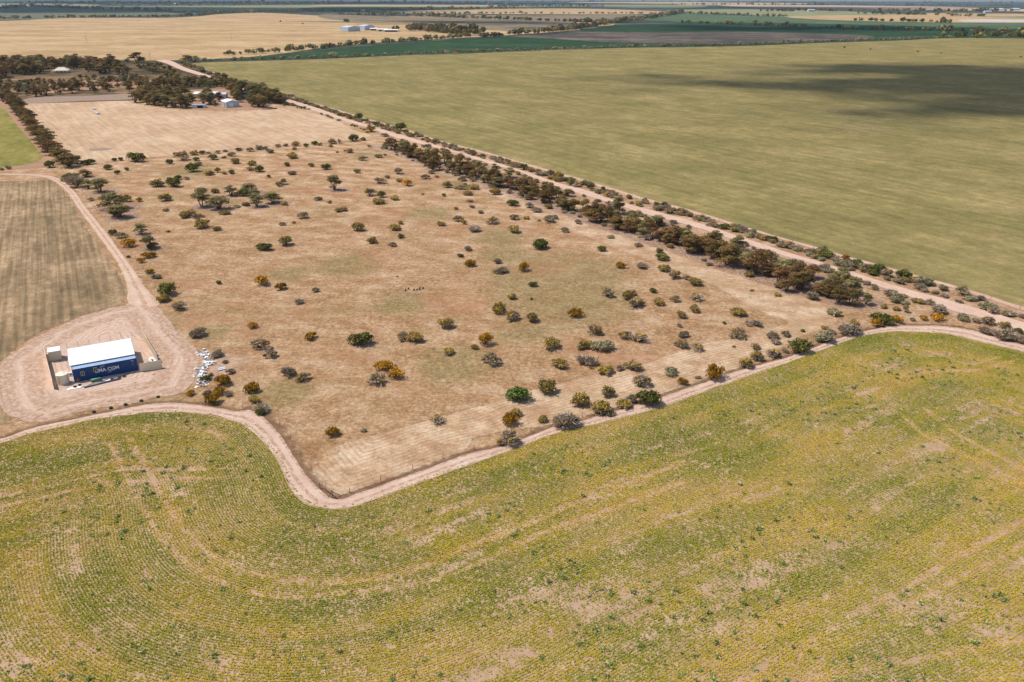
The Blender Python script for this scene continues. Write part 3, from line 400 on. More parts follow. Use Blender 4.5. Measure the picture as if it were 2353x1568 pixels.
def mat_grass(name, pal, mown=False):
    n = NT(name)
    big = n.noise(.02, 4, .55); mid = n.noise(.11, 4, .6, n.map(.3, (1, 1.5, 1))); fine = n.noise(1.1, 5, .75, dist=.6); tiny = n.noise(4.5, 2, .8)
    f = n.m_('ADD', n.m_('MULTIPLY', mid, .55), n.m_('MULTIPLY', fine, .45))
    col = n.ramp(f, [(.38, pal[2]), (.47, pal[1]), (.53, pal[0]), (.61, pal[3])])
    col = n.mix(n.m_('MULTIPLY', n.st(.5, .68, n.m_('ADD', n.m_('MULTIPLY', big, .6), n.m_('MULTIPLY', n.noise(.06, 3, .6), .4))), .7), col, pal[4])
    col = n.mix(n.m_('MULTIPLY', n.m_('ADD', n.attr('rank'), n.m_('MULTIPLY', n.m_('SUBTRACT', n.noise(.05, 4, .65), .5), 1.3), True), .75), col, n.ramp(fine, [(.38, c(136, 102, 70)), (.5, c(166, 128, 90)), (.6, c(194, 158, 118))]))
    col = n.mix(n.m_('MULTIPLY', n.st(.25, .75, n.m_('ADD', n.attr('olive'), n.m_('MULTIPLY', n.m_('SUBTRACT', n.noise(.16, 5, .7), .5), .9))), .62), col, n.ramp(fine, [(.38, c(122, 110, 66)), (.6, c(164, 146, 100))]))
    red = n.st(.52, .68, n.noise(.035, 4, .6, n.map(0, (1, 1, 1), None)))
    col = n.mix(n.m_('MULTIPLY', red, .5), col, pal[5])
    if mown:
        u = n.attr('row'); wv = n.m_('SINE', n.m_('MULTIPLY', n.m_('ADD', u, n.m_('MULTIPLY', n.noise(.05, 2), 1.0)), 2 * math.pi / 1.0))
        wv = n.m_('MULTIPLY', n.st(-.2, .9, wv), n.st(.3, .56, n.noise(.3, 4, .7)))
        col = n.mix(n.m_('MULTIPLY', wv, .36), col, pal[6])
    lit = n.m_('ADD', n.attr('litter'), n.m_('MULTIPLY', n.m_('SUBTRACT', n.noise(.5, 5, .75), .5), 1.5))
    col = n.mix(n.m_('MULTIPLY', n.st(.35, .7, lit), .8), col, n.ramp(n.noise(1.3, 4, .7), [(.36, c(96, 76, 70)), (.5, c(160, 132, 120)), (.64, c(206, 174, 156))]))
    ba = n.m_('ADD', n.attr('bare'), n.m_('MULTIPLY', n.m_('SUBTRACT', n.noise(.6, 4, .7), .5), .8))
    col = n.mix(n.m_('MULTIPLY', n.st(.35, .65, ba), .8), col, n.ramp(n.noise(1.3, 4, .7), [(.3, c(186, 150, 128)), (.7, c(222, 190, 166))]))
    dk = n.m_('ADD', n.attr('dark'), n.m_('MULTIPLY', n.m_('SUBTRACT', n.noise(.7, 4, .7), .5), .9))
    col = n.mix(n.m_('MULTIPLY', n.st(.4, .75, dk), .75), col, c(122, 92, 70))
    fib = n.noise(2.2, 4, .8, n.map(.6, (1, 2.2, 1)), 1.2)
    col = n.val(n.val(n.val(col, tiny, .76, 1.2), fib, .8, 1.2), n.noise(.42, 4, .75), .74, 1.26)
    return n.out(col, .95, n.m_('ADD', fine, n.m_('MULTIPLY', tiny, .5)), .45, .35, .05)
def mat_dirt(name, a, b, d, ruts=(), spk=0, stripe=0):
    n = NT(name)
    col = n.ramp(n.m_('ADD', n.m_('MULTIPLY', n.noise(.16, 4, .6), .5), n.m_('MULTIPLY', n.noise(1.4, 4, .7), .5)), [(.36, a), (.55, b), (.68, d)])
    s = n.attr('across')
    for lo, hi, cc, k in ruts:
        w_ = n.m_('ADD', s, n.m_('MULTIPLY', n.m_('SUBTRACT', n.noise(.25, 4, .65), .5), .28))
        e = .05; f = n.m_('MULTIPLY', n.st(lo - e, lo + e, w_), n.m_('SUBTRACT', 1, n.st(hi - e, hi + e, w_)))
        f = n.m_('MULTIPLY', f, n.st(.36, .6, n.noise(.9, 4, .75)))
        col = n.mix(n.m_('MULTIPLY', f, k), col, cc)
    if stripe:
        sw = n.m_('SINE', n.m_('MULTIPLY', n.m_('ADD', n.m_('MULTIPLY', s, 14.), n.m_('MULTIPLY', n.noise(.09, 3), 2.6)), stripe)); col = n.mix(n.m_('MULTIPLY', n.m_('MULTIPLY', n.st(.1, .95, sw), n.st(.45, .62, n.noise(.16, 4, .7))), .5), col, c(170, 132, 104))
    if spk: col = n.mix(n.m_('MULTIPLY', n.m_('MULTIPLY', n.st(.56, .66, n.noise(1.1, 4, .7, n.map(.5, (1, .45, 1)))), n.st(.48, .6, n.noise(.07, 3))), spk), col, c(150, 106, 74))
    fine = n.noise(5, 3, .75)
    return n.out(n.val(col, fine, .84, 1.14), .95, n.m_('ADD', fine, n.noise(1.2, 3)), .3, .12, .05)
def mat_field(name, cols, sc=1.0, rot=0.0, streak=4.0, contrast=1.0, rows=None, grain=1.0):
    n = NT(name)
    v = n.map(rot, (sc, sc * streak, sc))
    f = n.m_('ADD', n.m_('MULTIPLY', n.noise(.02, 5, .6, v), .55), n.m_('MULTIPLY', n.noise(.13, 4, .6, v), .45))
    s = .12 * contrast
    col = n.ramp(f, [(.5 - s, cols[0]), (.5, cols[1]), (.5 + s, cols[2])])
    if rows: 
        t = n.st(.2, .8, n.noise(1, 2, .5, n.map(rows[0], (rows[1], .02, 1))))
        col = n.val(col, t, 1 - rows[2], 1 + rows[2])
    fi = n.noise(1.6 * grain, 4, .75)
    fj = n.noise(4.5 * grain, 3, .8)
    return n.out(n.val(n.val(col, fi, .74, 1.24), fj, .8, 1.2), .95, fi, .5, .3, .05)
PAL = [c(208, 171, 135), c(189, 149, 111), c(161, 120, 84), c(229, 200, 166), c(142, 126, 80), c(182, 132, 98), c(168, 128, 92)]
PALM = [c(216, 184, 150), c(202, 166, 130), c(182, 142, 108), c(230, 202, 170), c(200, 170, 130), c(200, 160, 124), c(160, 120, 88)]
MT = {}
MT['grass'] = mat_grass('dry_grass', PAL); MT['mown'] = mat_grass('mown_grass', PALM, True)
TAN = (c(208, 174, 152), c(226, 194, 172), c(240, 214, 194))
MT['track'] = mat_dirt('track_dirt', *TAN, ruts=((.34, .54, c(176, 138, 112), .85), (.86, 1.2, c(150, 118, 96), .7), (-.2, .10, c(146, 124, 88), .6)))
MT['track2'] = mat_dirt('two_wheel_track_dirt', *TAN, ruts=((.40, .60, c(188, 150, 108), .95), (.9, 1.3, c(196, 160, 118), .9), (-.3, .1, c(206, 176, 132), .9)))
MT['road'] = mat_dirt('gravel_road', c(214, 178, 156), c(230, 196, 174), c(240, 212, 192), ruts=((.42, .56, c(206, 168, 144), .5), (.93, 1.2, c(190, 152, 126), .7), (-.2, .07, c(190, 152, 126), .7)))
MT['yard'] = mat_dirt('yard_dirt', c(206, 172, 148), c(224, 194, 172), c(238, 214, 194), ruts=((-.2, .22, c(176, 138, 110), .8), (.34, .6, c(180, 140, 110), .75)), spk=.9, stripe=5.5)
MT['soil'] = mat_dirt('crop_soil', c(178, 144, 114), c(200, 166, 136), c(216, 184, 156), spk=.3)
MT['edge'] = mat_dirt('field_edge_dirt', c(206, 164, 138), c(224, 184, 158), c(232, 198, 174), ruts=((-.3, .2, c(158, 116, 92), .8),))
MT['green'] = mat_field('green_field', (c(116, 110, 64), c(148, 134, 84), c(184, 160, 110)), 1.3, -.57, .8, 1.8, (-.57, .25, .1), .3)
MT['stub'] = mat_field('stubble', (c(190, 152, 118), c(211, 176, 142), c(230, 202, 170)), 1.6, -.6, .6, 1.4, (-.6, .5, .08))
MT['lgreen'] = mat_field('young_crop', (c(118, 118, 54), c(144, 136, 70), c(170, 152, 92)), 2.0, -.5, .5, 1)
MT['weedy'] = mat_field('weedy_stubble', (c(124, 106, 78), c(158, 132, 100), c(196, 166, 130)), 3.0, -.5, .6, 1.3, (-.5, .95, .2), .5)
MT['gravel'] = plain('gravel', c(168, 144, 126), .95, .05, var=.15, sc=.3); MT['red'] = plain('red_dirt', c(182, 142, 114), .95, .05, var=.2, sc=.1)
FARC = {'home': (c(72, 64, 46), c(104, 88, 64), c(164, 130, 100)), 'wheat': (c(176, 144, 102), c(198, 164, 120), c(214, 184, 142)), 'dkgreen': (c(40, 66, 42), c(52, 78, 50), c(68, 90, 60)), 'mauve': (c(76, 72, 64), c(98, 88, 80), c(138, 122, 108)),  # dkgreen: dark crop and scrub, with far cloud shade put into the colour
 'midgreen': (c(76, 100, 72), c(92, 112, 80), c(114, 124, 88)), 'greybrown': (c(118, 106, 88), c(142, 126, 102), c(168, 148, 116)), 'greygreen': (c(96, 104, 84), c(112, 116, 92), c(136, 134, 104)),  # greybrown deepened too, cloud shade worked into the field colour
 'palegreen': (c(126, 132, 94), c(148, 148, 106), c(172, 166, 120)), 'tan': (c(172, 150, 112), c(192, 168, 126), c(206, 182, 140)), 'pink': (c(196, 160, 132), c(210, 176, 146), c(220, 190, 160)), 'salt': (c(190, 180, 178), c(208, 200, 198), c(222, 216, 212))}
for k_, v_ in FARC.items(): MT['f_' + k_] = mat_field('far_' + k_, v_, .3, .1, 1.6, .85, grain=.12)
n = NT('far_ground'); f_ = n.m_('ADD', n.m_('MULTIPLY', n.noise(.0012, 5, .6, n.map(.1, (1, 2.5, 1))), .6), n.m_('MULTIPLY', n.noise(.012, 4, .7), .4))
MT['ground'] = n.out(n.ramp(f_, [(.38, c(40, 52, 46)), (.5, c(62, 72, 60)), (.58, c(108, 106, 84)), (.66, c(164, 146, 114))]), .95)

# leaf materials: face attribute tint 0..1 through a ramp, shifted a little per plant
def mat_leaf(name, stops, sp=.14, tr=.25, lk=1.75):
    n = NT(name); t = n.m_('ADD', n.attr('tint'), n.m_('MULTIPLY', n.m_('SUBTRACT', n.rand(), .5), sp))
    col = n.ramp(t, [(p, c(*cc, lk)) for p, cc in stops]); r2 = n.m_('FRACT', n.m_('MULTIPLY', n.rand(), 7.31))
    return n.leaf(n.val(col, r2, .82, 1.15), tr)
LM = {'G': mat_leaf('dark_green_leaf', [(0, (54, 56, 30)), (.5, (80, 80, 42)), (.85, (106, 102, 54)), (1, (128, 116, 60))]),
 'Y': mat_leaf('olive_leaf', [(0, (74, 68, 38)), (.45, (112, 100, 52)), (.75, (150, 124, 58)), (1, (178, 138, 58))]),
 'O': mat_leaf('golden_leaf', [(0, (78, 66, 30)), (.35, (116, 90, 34)), (.62, (158, 114, 34)), (1, (194, 140, 42))], lk=1.35),
 'B': mat_leaf('bright_green_leaf', [(0, (58, 70, 32)), (.5, (88, 102, 50)), (1, (126, 138, 76))]),
 'S': mat_leaf('saltbush_leaf', [(0, (78, 74, 52)), (.5, (112, 106, 76)), (1, (148, 140, 108))]),
 'D': mat_leaf('grey_twig', [(0, (98, 84, 70)), (.5, (136, 120, 102)), (1, (172, 156, 136))], tr=.1),
 'E': mat_leaf('gum_leaf', [(0, (64, 58, 36)), (.5, (96, 88, 56)), (1, (138, 126, 86))]),
 'K': mat_leaf('dark_mallee_leaf', [(0, (56, 50, 32)), (.5, (92, 78, 48)), (.85, (120, 98, 60)), (1, (142, 110, 66))]),
 'R': mat_leaf('rusty_mallee_leaf', [(0, (62, 50, 36)), (.5, (98, 76, 50)), (1, (134, 102, 64))])}
MT['bark'] = plain('bark', c(120, 104, 92), .9, .1, var=.2); MT['stem'] = plain('stem', c(104, 88, 78), .9, .1, var=.2)
n = NT('crop_leaf'); p1 = n.noise(.05, 4, .55)
f_ = n.m_('ADD', n.m_('ADD', n.m_('MULTIPLY', p1, .45), n.m_('MULTIPLY', n.attr('pat'), .55)), n.m_('MULTIPLY', n.m_('SUBTRACT', n.attr('tint'), .5), .07))
MT['crop'] = n.leaf(n.ramp(f_, [(.34, c(132, 136, 50, 1.25)), (.45, c(152, 148, 56, 1.25)), (.54, c(174, 158, 62, 1.25)), (.65, c(188, 164, 70, 1.25)), (.78, c(202, 168, 88, 1.25))]), .3)
MT['weed'] = mat_leaf('weed_leaf', [(0, (92, 98, 54)), (.5, (116, 122, 72)), (1, (150, 152, 104))])
MT['straw'] = mat_leaf('straw_leaf', [(0, (176, 136, 92)), (.5, (206, 170, 126)), (1, (226, 198, 156))])

# ---------------------------------------------------------------- ground sheets
def sheet(name, poly, z, sp, mat, attrs=None, amp=0., asc=4., step=None, label=None):
    B = catmull(poly, step or sp, True) if amp is not None else np.array(poly, float)
    if amp: B = wobble(B, amp, asc, len(name))
    lo = B.min(0); hi = B.max(0); gx, gy = np.meshgrid(np.arange(lo[0], hi[0], sp), np.arange(lo[1], hi[1], sp))
    P = np.stack([gx.ravel(), gy.ravel()], 1); P += rng.uniform(-.25, .25, P.shape) * sp; P = P[inside(P, B)]
    A = np.vstack([B, P]); nb = len(B)
    vs_, _, fs, *_r = delaunay_2d_cdt([Vector(p) for p in A], [(i, (i + 1) % nb) for i in range(nb)], [], 1, 1e-3)
    V = np.array([(v.x, v.y, z) for v in vs_]); F = np.array([f for f in fs if len(f) == 3])
    a, b, c_ = V[F[:, 0]], V[F[:, 1]], V[F[:, 2]]
    cr = (b[:, 0] - a[:, 0]) * (c_[:, 1] - a[:, 1]) - (b[:, 1] - a[:, 1]) * (c_[:, 0] - a[:, 0]); F[cr < 0] = F[cr < 0][:, ::-1]
    at = {k: ('POINT', fn(V[:, :2])) for k, fn in (attrs or {}).items()}
    o = obj(name, npmesh(name, V, F, mat, at)); o['kind'] = 'structure'
    if label: o['label'] = label
    return o
ln = {k: catmull(v, 2.0) for k, v in LINE.items()}
def across(l, r):
    def f(P): a = pdist(P, ln[l]); b = pdist(P, ln[r]); return a / (a + b + 1e-6)
    return f
def band(name, l, r, z, sp, mat, amp=.25, label=None):
    return sheet(name, LINE[l] + LINE[r][::-1], z, sp, mat, {'across': across(l, r)}, amp, 2.5, step=min(sp, 2), label=label)
V = np.array([(-30000, -300, -.05), (30000, -300, -.05), (30000, 21000, -.05), (-30000, 21000, -.05)])
g = obj('ground', npmesh('ground', V, [(0, 1, 2, 3)], MT['ground'])); tag(g, 'flat scrub and farm land reaching to the horizon', kind='structure')

TR = np.array([(t[0], t[1]) for t in TREES]); TW = np.array([t[2] for t in TREES])
SH = np.array([(t[0], t[1]) for t in SHRUBS]); SW = np.array([t[2] for t in SHRUBS])
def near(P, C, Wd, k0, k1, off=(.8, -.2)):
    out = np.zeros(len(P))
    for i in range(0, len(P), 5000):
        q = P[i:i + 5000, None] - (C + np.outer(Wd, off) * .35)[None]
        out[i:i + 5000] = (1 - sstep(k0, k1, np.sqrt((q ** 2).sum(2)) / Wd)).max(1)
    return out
belt = [(-70, 432), (-46, 392), (-20, 352), (8, 312), (36, 268), (60, 236), (80, 206), (92, 196)]
BELT = catmull(belt, 3.0)
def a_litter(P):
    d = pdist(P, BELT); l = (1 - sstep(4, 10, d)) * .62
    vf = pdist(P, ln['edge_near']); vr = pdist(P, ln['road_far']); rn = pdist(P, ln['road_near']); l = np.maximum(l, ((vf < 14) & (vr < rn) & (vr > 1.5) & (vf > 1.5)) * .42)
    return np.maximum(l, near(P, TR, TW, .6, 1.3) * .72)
vein = catmull([(-97, 190), (-70, 158), (-62, 150), (-50, 140), (-38, 126), (-33, 118)], 2)
def a_bare(P):
    b = near(P, SH, SW, .35, .95) * .5
    b = np.maximum(b, (1 - sstep(0, 9, pdist(P, ln['road_near']))) * .55)
    b = np.maximum(b, (1 - sstep(0, 5, pdist(P, ln['edge_near']))) * .5)
    yc = np.hypot(P[:, 0] + 66, P[:, 1] - 155); return np.maximum(b, (1 - sstep(4, 16, yc)) * .6)
def a_dark(P):
    d = (1 - sstep(.5, 2.6, pdist(P, ln['track_outer']))) * .85
    d = np.maximum(d, (1 - sstep(.5, 3.5, pdist(P, ln['north_right']))) * .5)
    return np.maximum(d, (1 - sstep(0, 6, pdist(P, vein))) * .42)
def a_olive(P):
    o_ = np.zeros(len(P))
    for x, y, r in OLIVE: o_ = np.maximum(o_, 1 - sstep(.3, 1.3, np.hypot(P[:, 0] - x, (P[:, 1] - y) * .8) / r))
    return o_ * .7
pad = LINE['track_outer'] + [(150, 150)] + LINE['edge_near'][::-1][:-3] + [(-240, 640), (-330, 600), (-300, 470), (-290, 380), (-260, 330), (-150, 200), (-120, 118)]
sheet('dry_paddock', pad, 0.0, 1.7, MT['grass'], {'litter': a_litter, 'bare': a_bare, 'dark': a_dark, 'olive': a_olive, 'rank': lambda P: .3 + .3 * (1 - sstep(200, 290, P[:, 1] + P[:, 0] * .2)) - .25 * sstep(330, 420, P[:, 1])}, .0, label='dry straw coloured paddock dotted with shrubs inside the bend of the dirt track')
def a_row(P): return np.minimum(pdist(P, ln['track_outer']), pdist(P, BELT))
sheet('mown_strip', LINE['mown_in'] + LINE['mown_out'], .03, 1.3, MT['mown'], {'litter': lambda P: a_litter(P) * .9, 'bare': lambda P: near(P, SH, SW, .35, .9) * .35, 'dark': lambda P: (1 - sstep(.5, 2.6, pdist(P, ln['track_outer']))) * .8, 'row': a_row, 'rank': lambda P: P[:, 0] * 0 - .3}, .5, 4, label='pale mown strip along the paddock edge')
crop_poly = LINE['crop_edge'] + [(150, 60), (90, 40), (-90, 40), (-130, 80)]
sheet('crop_field', crop_poly, .02, 2.2, MT['soil'], {'across': lambda P: P[:, 0] * 0 + .5}, .15, 2, step=1.5, label='sandy soil of the yellow green crop field')
band('farm_track', 'crop_edge', 'track_outer', .05, 1.0, MT['track'], .3, 'pale dirt track curving round the crop field')
band('farm_lane', 'north_left', 'north_right', .05, 1.0, MT['track2'], .3, 'two wheel dirt lane leading to the container yard')
def yard_edge(P): return np.clip(pdist(P, np.vstack([catmull(LINE['yard'], 2, True), catmull(LINE['yard'], 2, True)[:1]])) / 14, 0, 1)
sheet('yard', LINE['yard'], .04, 1.2, MT['yard'], {'across': yard_edge}, .6, 3, label='bare pink dirt yard round the container house')
band('road', 'road_near', 'road_far', .06, 1.6, MT['road'], .35, 'wide pale gravel road running past the tree belt')
band('field_track', 'edge_near', 'edge_far', .05, 1.8, MT['edge'], .2, 'narrow dirt track along the edge of the big green field')
sheet('green_field', LINE['edge_far'][::-1] + LINE['green_top'] + [(900, 500), (300, 120)], .03, 24, MT['green'], None, 0, step=10, label='huge pale green grain field beyond the road')
sheet('stubble_field', LINE['stubble'], .04, 6, MT['stub'], None, .4, 5, label='cut tan stubble field with curved harvest lines')
sheet('bare_headland', LINE['left_dirt'], .02, 6, MT['red'], None, .5, 5)
sheet('young_crop_field', LINE['left_green'], .05, 5, MT['lgreen'], None, .4, 5, label='small bright green crop field beside the shelter belt')
sheet('weedy_field', LINE['weedy'], .03, 4, MT['weedy'], None, .8, 4, label='grey green weedy stubble field with faint rows')
sheet('weedy_corner', LINE['weedy_low'], .03, 4, MT['weedy'], None, .8, 4)
sheet('gravel_yard', LINE['hgravel'], .06, 8, MT['gravel'], None, 1, 8)
sheet('red_clearing', LINE['hdirt1'], .04, 8, MT['red'], None, 2, 12); sheet('house_yard', LINE['hdirt2'], .04, 8, MT['red'], None, 2, 12)
sheet('home_scrub', [(-700, 720), (-380, 560), (-330, 600), (-230, 590), (-200, 560), (-262, 760), (-380, 985), (-430, 1040), (-620, 1010)], -.02, 30, MT['f_home'], None, 2, 20)  # scrub ground, its colours darkened to include the shade under trees
for i, (k_, pl) in enumerate(FAR_FIELDS):
    sheet('far_field', pl, .02 + .012 * i, max(60, abs(pl[0][1]) * .04), MT['f_' + k_], None, 0, step=40)
# ---------------------------------------------------------------- clouds that shade the far fields, high above the frame
n = NT('cloud'); _d = n.n('ShaderNodeBsdfDiffuse'); _d.inputs[0].default_value = (.9, .9, .92, 1); _t = n.n('ShaderNodeBsdfTransparent'); _x = n.n('ShaderNodeMixShader')
n.put(_x.inputs[0], n.m_('MULTIPLY', n.st(.3, .6, n.noise(.006, 4, .6)), .12)); n.t.links.new(_t.outputs[0], _x.inputs[1]); n.t.links.new(_d.outputs[0], _x.inputs[2]); n.t.links.new(_x.outputs[0], n.o.inputs[0]); MT['cloud'] = n.m
def cloud(tx, ty, rx, ry, h, lumps, seed, rot=0, ls=1.0):
    r = np.random.default_rng(seed); nu, nv = 20, 10
    cx, cy = tx + SUN.x / SUN.z * h, ty + SUN.y / SUN.z * h; Vs = []; Fs = []; off = 0
    for i in range(lumps):
        a = r.uniform(0, 6.28); q = r.uniform(0, 1) ** .6; px, py = q * rx * math.cos(a), q * ry * math.sin(a)
        px, py = px * math.cos(rot) - py * math.sin(rot), px * math.sin(rot) + py * math.cos(rot)
        R_ = ls * r.uniform(.18, .4) * min(rx, ry) * (1.25 - q * .6)
        u, v = np.meshgrid(np.linspace(0, 2 * np.pi, nu, endpoint=False), np.linspace(.02, np.pi - .02, nv)); u = u.ravel(); v = v.ravel()
        d = np.stack([np.sin(v) * np.cos(u) * 1.5, np.sin(v) * np.sin(u), np.cos(v) * .45], 1)
        k = .7 + .6 * vnoise(d[:, 0] * 1.7 + seed + i, d[:, 1] * 1.7 + d[:, 2] * 2, i)
        Vs.append(d * (R_ * k)[:, None] + [cx + px, cy + py, h + r.uniform(-20, 40)])
        idx = np.arange(nu * nv).reshape(nv, nu)
        Fs.append(np.stack([idx[:-1], np.roll(idx, -1, 1)[:-1], np.roll(idx, -1, 1)[1:], idx[1:]], -1).reshape(-1, 4) + off); off += nu * nv
    o = obj('cloud', npmesh('cloud', np.vstack(Vs), np.vstack(Fs), MT['cloud'], smooth=True)); return tag(o, 'broken white cumulus cloud drifting above the fields', 'cloud', 'cumulus clouds')
cloud(520, 740, 330, 330, 2500, 85, 3, -.5, .75); cloud(320, 800, 300, 130, 2500, 60, 5, .1, .9); cloud(330, 560, 200, 120, 2500, 26, 8, .1)
cloud(700, 2250, 700, 240, 2500, 150, 11); cloud(-150, 2700, 500, 260, 2500, 90, 12); cloud(-2600, 5200, 2200, 1300, 2500, 220, 13); cloud(2200, 7000, 2500, 900, 2500, 120, 14); cloud(-2500, 11000, 4500, 2500, 2500, 160, 15)

# ---------------------------------------------------------------- crop rows and weeds
CE = catmull(LINE['crop_edge'], 1.5); CROP = np.vstack([CE, [(150, 60), (90, 40), (-90, 40), (-130, 80)]])
gx = np.arange(-108, 140, .5); gy = np.arange(60, 200, .5); GX, GY = np.meshgrid(gx, gy)
PHI = pdist(np.stack([GX.ravel(), GY.ravel()], 1), CE).reshape(GX.shape)
DY, DX = np.gradient(PHI, .5)
def bil(A, P):
    fx = np.clip((P[:, 0] - gx[0]) / .5, 0, len(gx) - 1.01); fy = np.clip((P[:, 1] - gy[0]) / .5, 0, len(gy) - 1.01); i = fx.astype(int); j = fy.astype(int); fx -= i; fy -= j
    return (A[j, i] * (1 - fx) + A[j, i + 1] * fx) * (1 - fy) + (A[j + 1, i] * (1 - fx) + A[j + 1, i + 1] * fx) * fy
def in_view(P, m):
    q = P[:, 1] * math.cos(PITCH) + CAM_H * math.sin(PITCH); yy = (-P[:, 1] * math.sin(PITCH) + CAM_H * math.cos(PITCH))
    return (np.abs(P[:, 0]) < q * .643 + m) & (yy < q * .4285 + m)
N0 = 900000
P = np.stack([rng.uniform(-104, 138, N0), rng.uniform(62, 178, N0)], 1)
P = P[in_view(P, 6) & inside(P, CROP)]
ROW = .41
for _ in range(2):
    ph = bil(PHI, P); gxx, gyy = bil(DX, P), bil(DY, P); gl = np.maximum(np.hypot(gxx, gyy), .3)
    e = (np.round(ph / ROW) * ROW - ph) / gl; P = P + np.stack([gxx / gl * e, gyy / gl * e], 1)
P += rng.normal(0, .06, P.shape)
WT = np.full(GX.size, 99.); GP = np.stack([GX.ravel(), GY.ravel()], 1)
for wl in WHEEL:
    Wc = catmull(wl, 2); lo, hi = Wc.min(0) - 3, Wc.max(0) + 3; k_ = ((GP > lo) & (GP < hi)).all(1); WT[k_] = np.minimum(WT[k_], pdist(GP[k_], Wc))
WT = np.minimum(WT, 4).reshape(GX.shape); wt = bil(WT, P)
dens = vnoise(P[:, 0] / 9, P[:, 1] / 6, 31, 4) * .6 + vnoise(P[:, 0] / 2.2, P[:, 1] / 1.6, 37, 3) * .4
edge = bil(PHI, P); dens += (1 - sstep(3, 14, edge)) * .12
phv = bil(PHI, P); alg = (P[:, 0] * .84 + P[:, 1] * .54) / 30
pat = vnoise(phv / 2.6, alg, 61, 3) * .6 + vnoise(P[:, 0] / 14, P[:, 1] / 9, 67, 3) * .4; dens = dens * .6 + vnoise(phv / 1.3, alg * 1.6, 71, 3) * .4
keep = (rng.uniform(0, 1, len(P)) < sstep(.27, .5, dens) * .9 + .1) & (rng.uniform(0, 1, len(P)) < .26 + .74 * sstep(.12, .5, wt + (vnoise(P[:, 0] / 1.5, P[:, 1] / 1.5, 5) - .5) * 1.1)) & (edge > .25)
P = P[keep]; pat = pat[keep] + (1 - sstep(.3, 1.1, wt[keep])) * .22; nT = len(P); size = rng.uniform(.75, 1.2, nT) * (.7 + .5 * vnoise(P[:, 0] / 5, P[:, 1] / 5, 77))
KT = 3
ang = rng.uniform(0, 6.283, (nT, KT)); lean = rng.uniform(.5, 1.45, (nT, KT)); L_ = rng.uniform(.13, .23, (nT, KT)) * size[:, None]; Wd = rng.uniform(.065, .11, (nT, KT)) * size[:, None]
dirv = np.stack([np.cos(ang), np.sin(ang)], -1); perp = np.stack([-np.sin(ang), np.cos(ang)], -1)
base = P[:, None, :] + rng.normal(0, .05, (nT, KT, 2)); A3 = np.zeros((nT, KT, 3, 3))
A3[:, :, 0, :2] = base - perp * Wd[..., None]; A3[:, :, 0, 2] = .03
A3[:, :, 1, :2] = base + perp * Wd[..., None]; A3[:, :, 1, 2] = .03 + rng.uniform(.02, .12, (nT, KT))
A3[:, :, 2, :2] = base + dirv * (np.sin(lean) * L_)[..., None]; A3[:, :, 2, 2] = .03 + np.cos(lean) * L_
o = obj('crop_rows', npmesh('crop_rows', A3.reshape(-1, 3), np.arange(nT * KT * 3).reshape(-1, 3), MT['crop'], {'tint': ('FACE', rng.uniform(0, 1, nT * KT)), 'pat': ('FACE', np.repeat(pat, KT))}))
tag(o, 'yellowing green crop sown in curved rows', 'crop', kind='stuff')
PADB = catmull(pad, 3, True); MOWN = catmull(LINE['mown_in'] + LINE['mown_out'], 3, True); YARD = catmull(LINE['yard'], 3, True)
def leafquads(r, C, Nrm, size, elong=1.0, radial=0.0):
    m = len(C); d = r.normal(size=(m, 3)); t = np.cross(Nrm, d); t /= np.linalg.norm(t, axis=1)[:, None] + 1e-9
    if radial > 0: t = t * (1 - radial) + Nrm * radial; t /= np.linalg.norm(t, axis=1)[:, None]
    n2 = Nrm + r.normal(scale=.55, size=(m, 3)); b = np.cross(n2, t); b /= np.linalg.norm(b, axis=1)[:, None] + 1e-9
    s = (size * r.uniform(.6, 1.3, m))[:, None]
    return np.stack([C - t * s * elong * .5, C + b * s * .42 / elong ** .5, C + t * s * elong * .55, C - b * s * .42 / elong ** .5], 1)
def crown(r, lobes, n, size, elong=1, radial=0, low=-.35, top_tint=0.0, top=3.0):
    L = np.array(lobes); wts = (L[:, 3] * L[:, 4]); idx = r.choice(len(L), n, p=wts / wts.sum())
    d = r.normal(size=(n, 3)); d /= np.linalg.norm(d, axis=1)[:, None]; d[:, 2] = np.where(d[:, 2] < low, -d[:, 2] * .6, d[:, 2])
    q = r.uniform(.35, 1.06, n) ** .55 * np.where(r.random(n) < .1, r.uniform(1.05, 1.4, n), 1); C = L[idx, :3] + d * (q[:, None] * np.stack([L[idx, 3], L[idx, 3], L[idx, 4]], 1)); C[:, 2] = np.maximum(C[:, 2], .06 + .1 * r.random(n))
    ct = r.uniform(0, 1, len(L))[idx]; t = np.clip(.5 + (ct - .5) * .45 + r.normal(0, .16, n) + top_tint * (C[:, 2] / top - .45), .02, .99)  # leaf tint rises with height: blossom on wattles, ochre tips on olive shrubs
    Q = leafquads(r, C, d, np.full(n, size), elong, radial); return Q.reshape(-1, 3), np.arange(n * 4).reshape(-1, 4), t
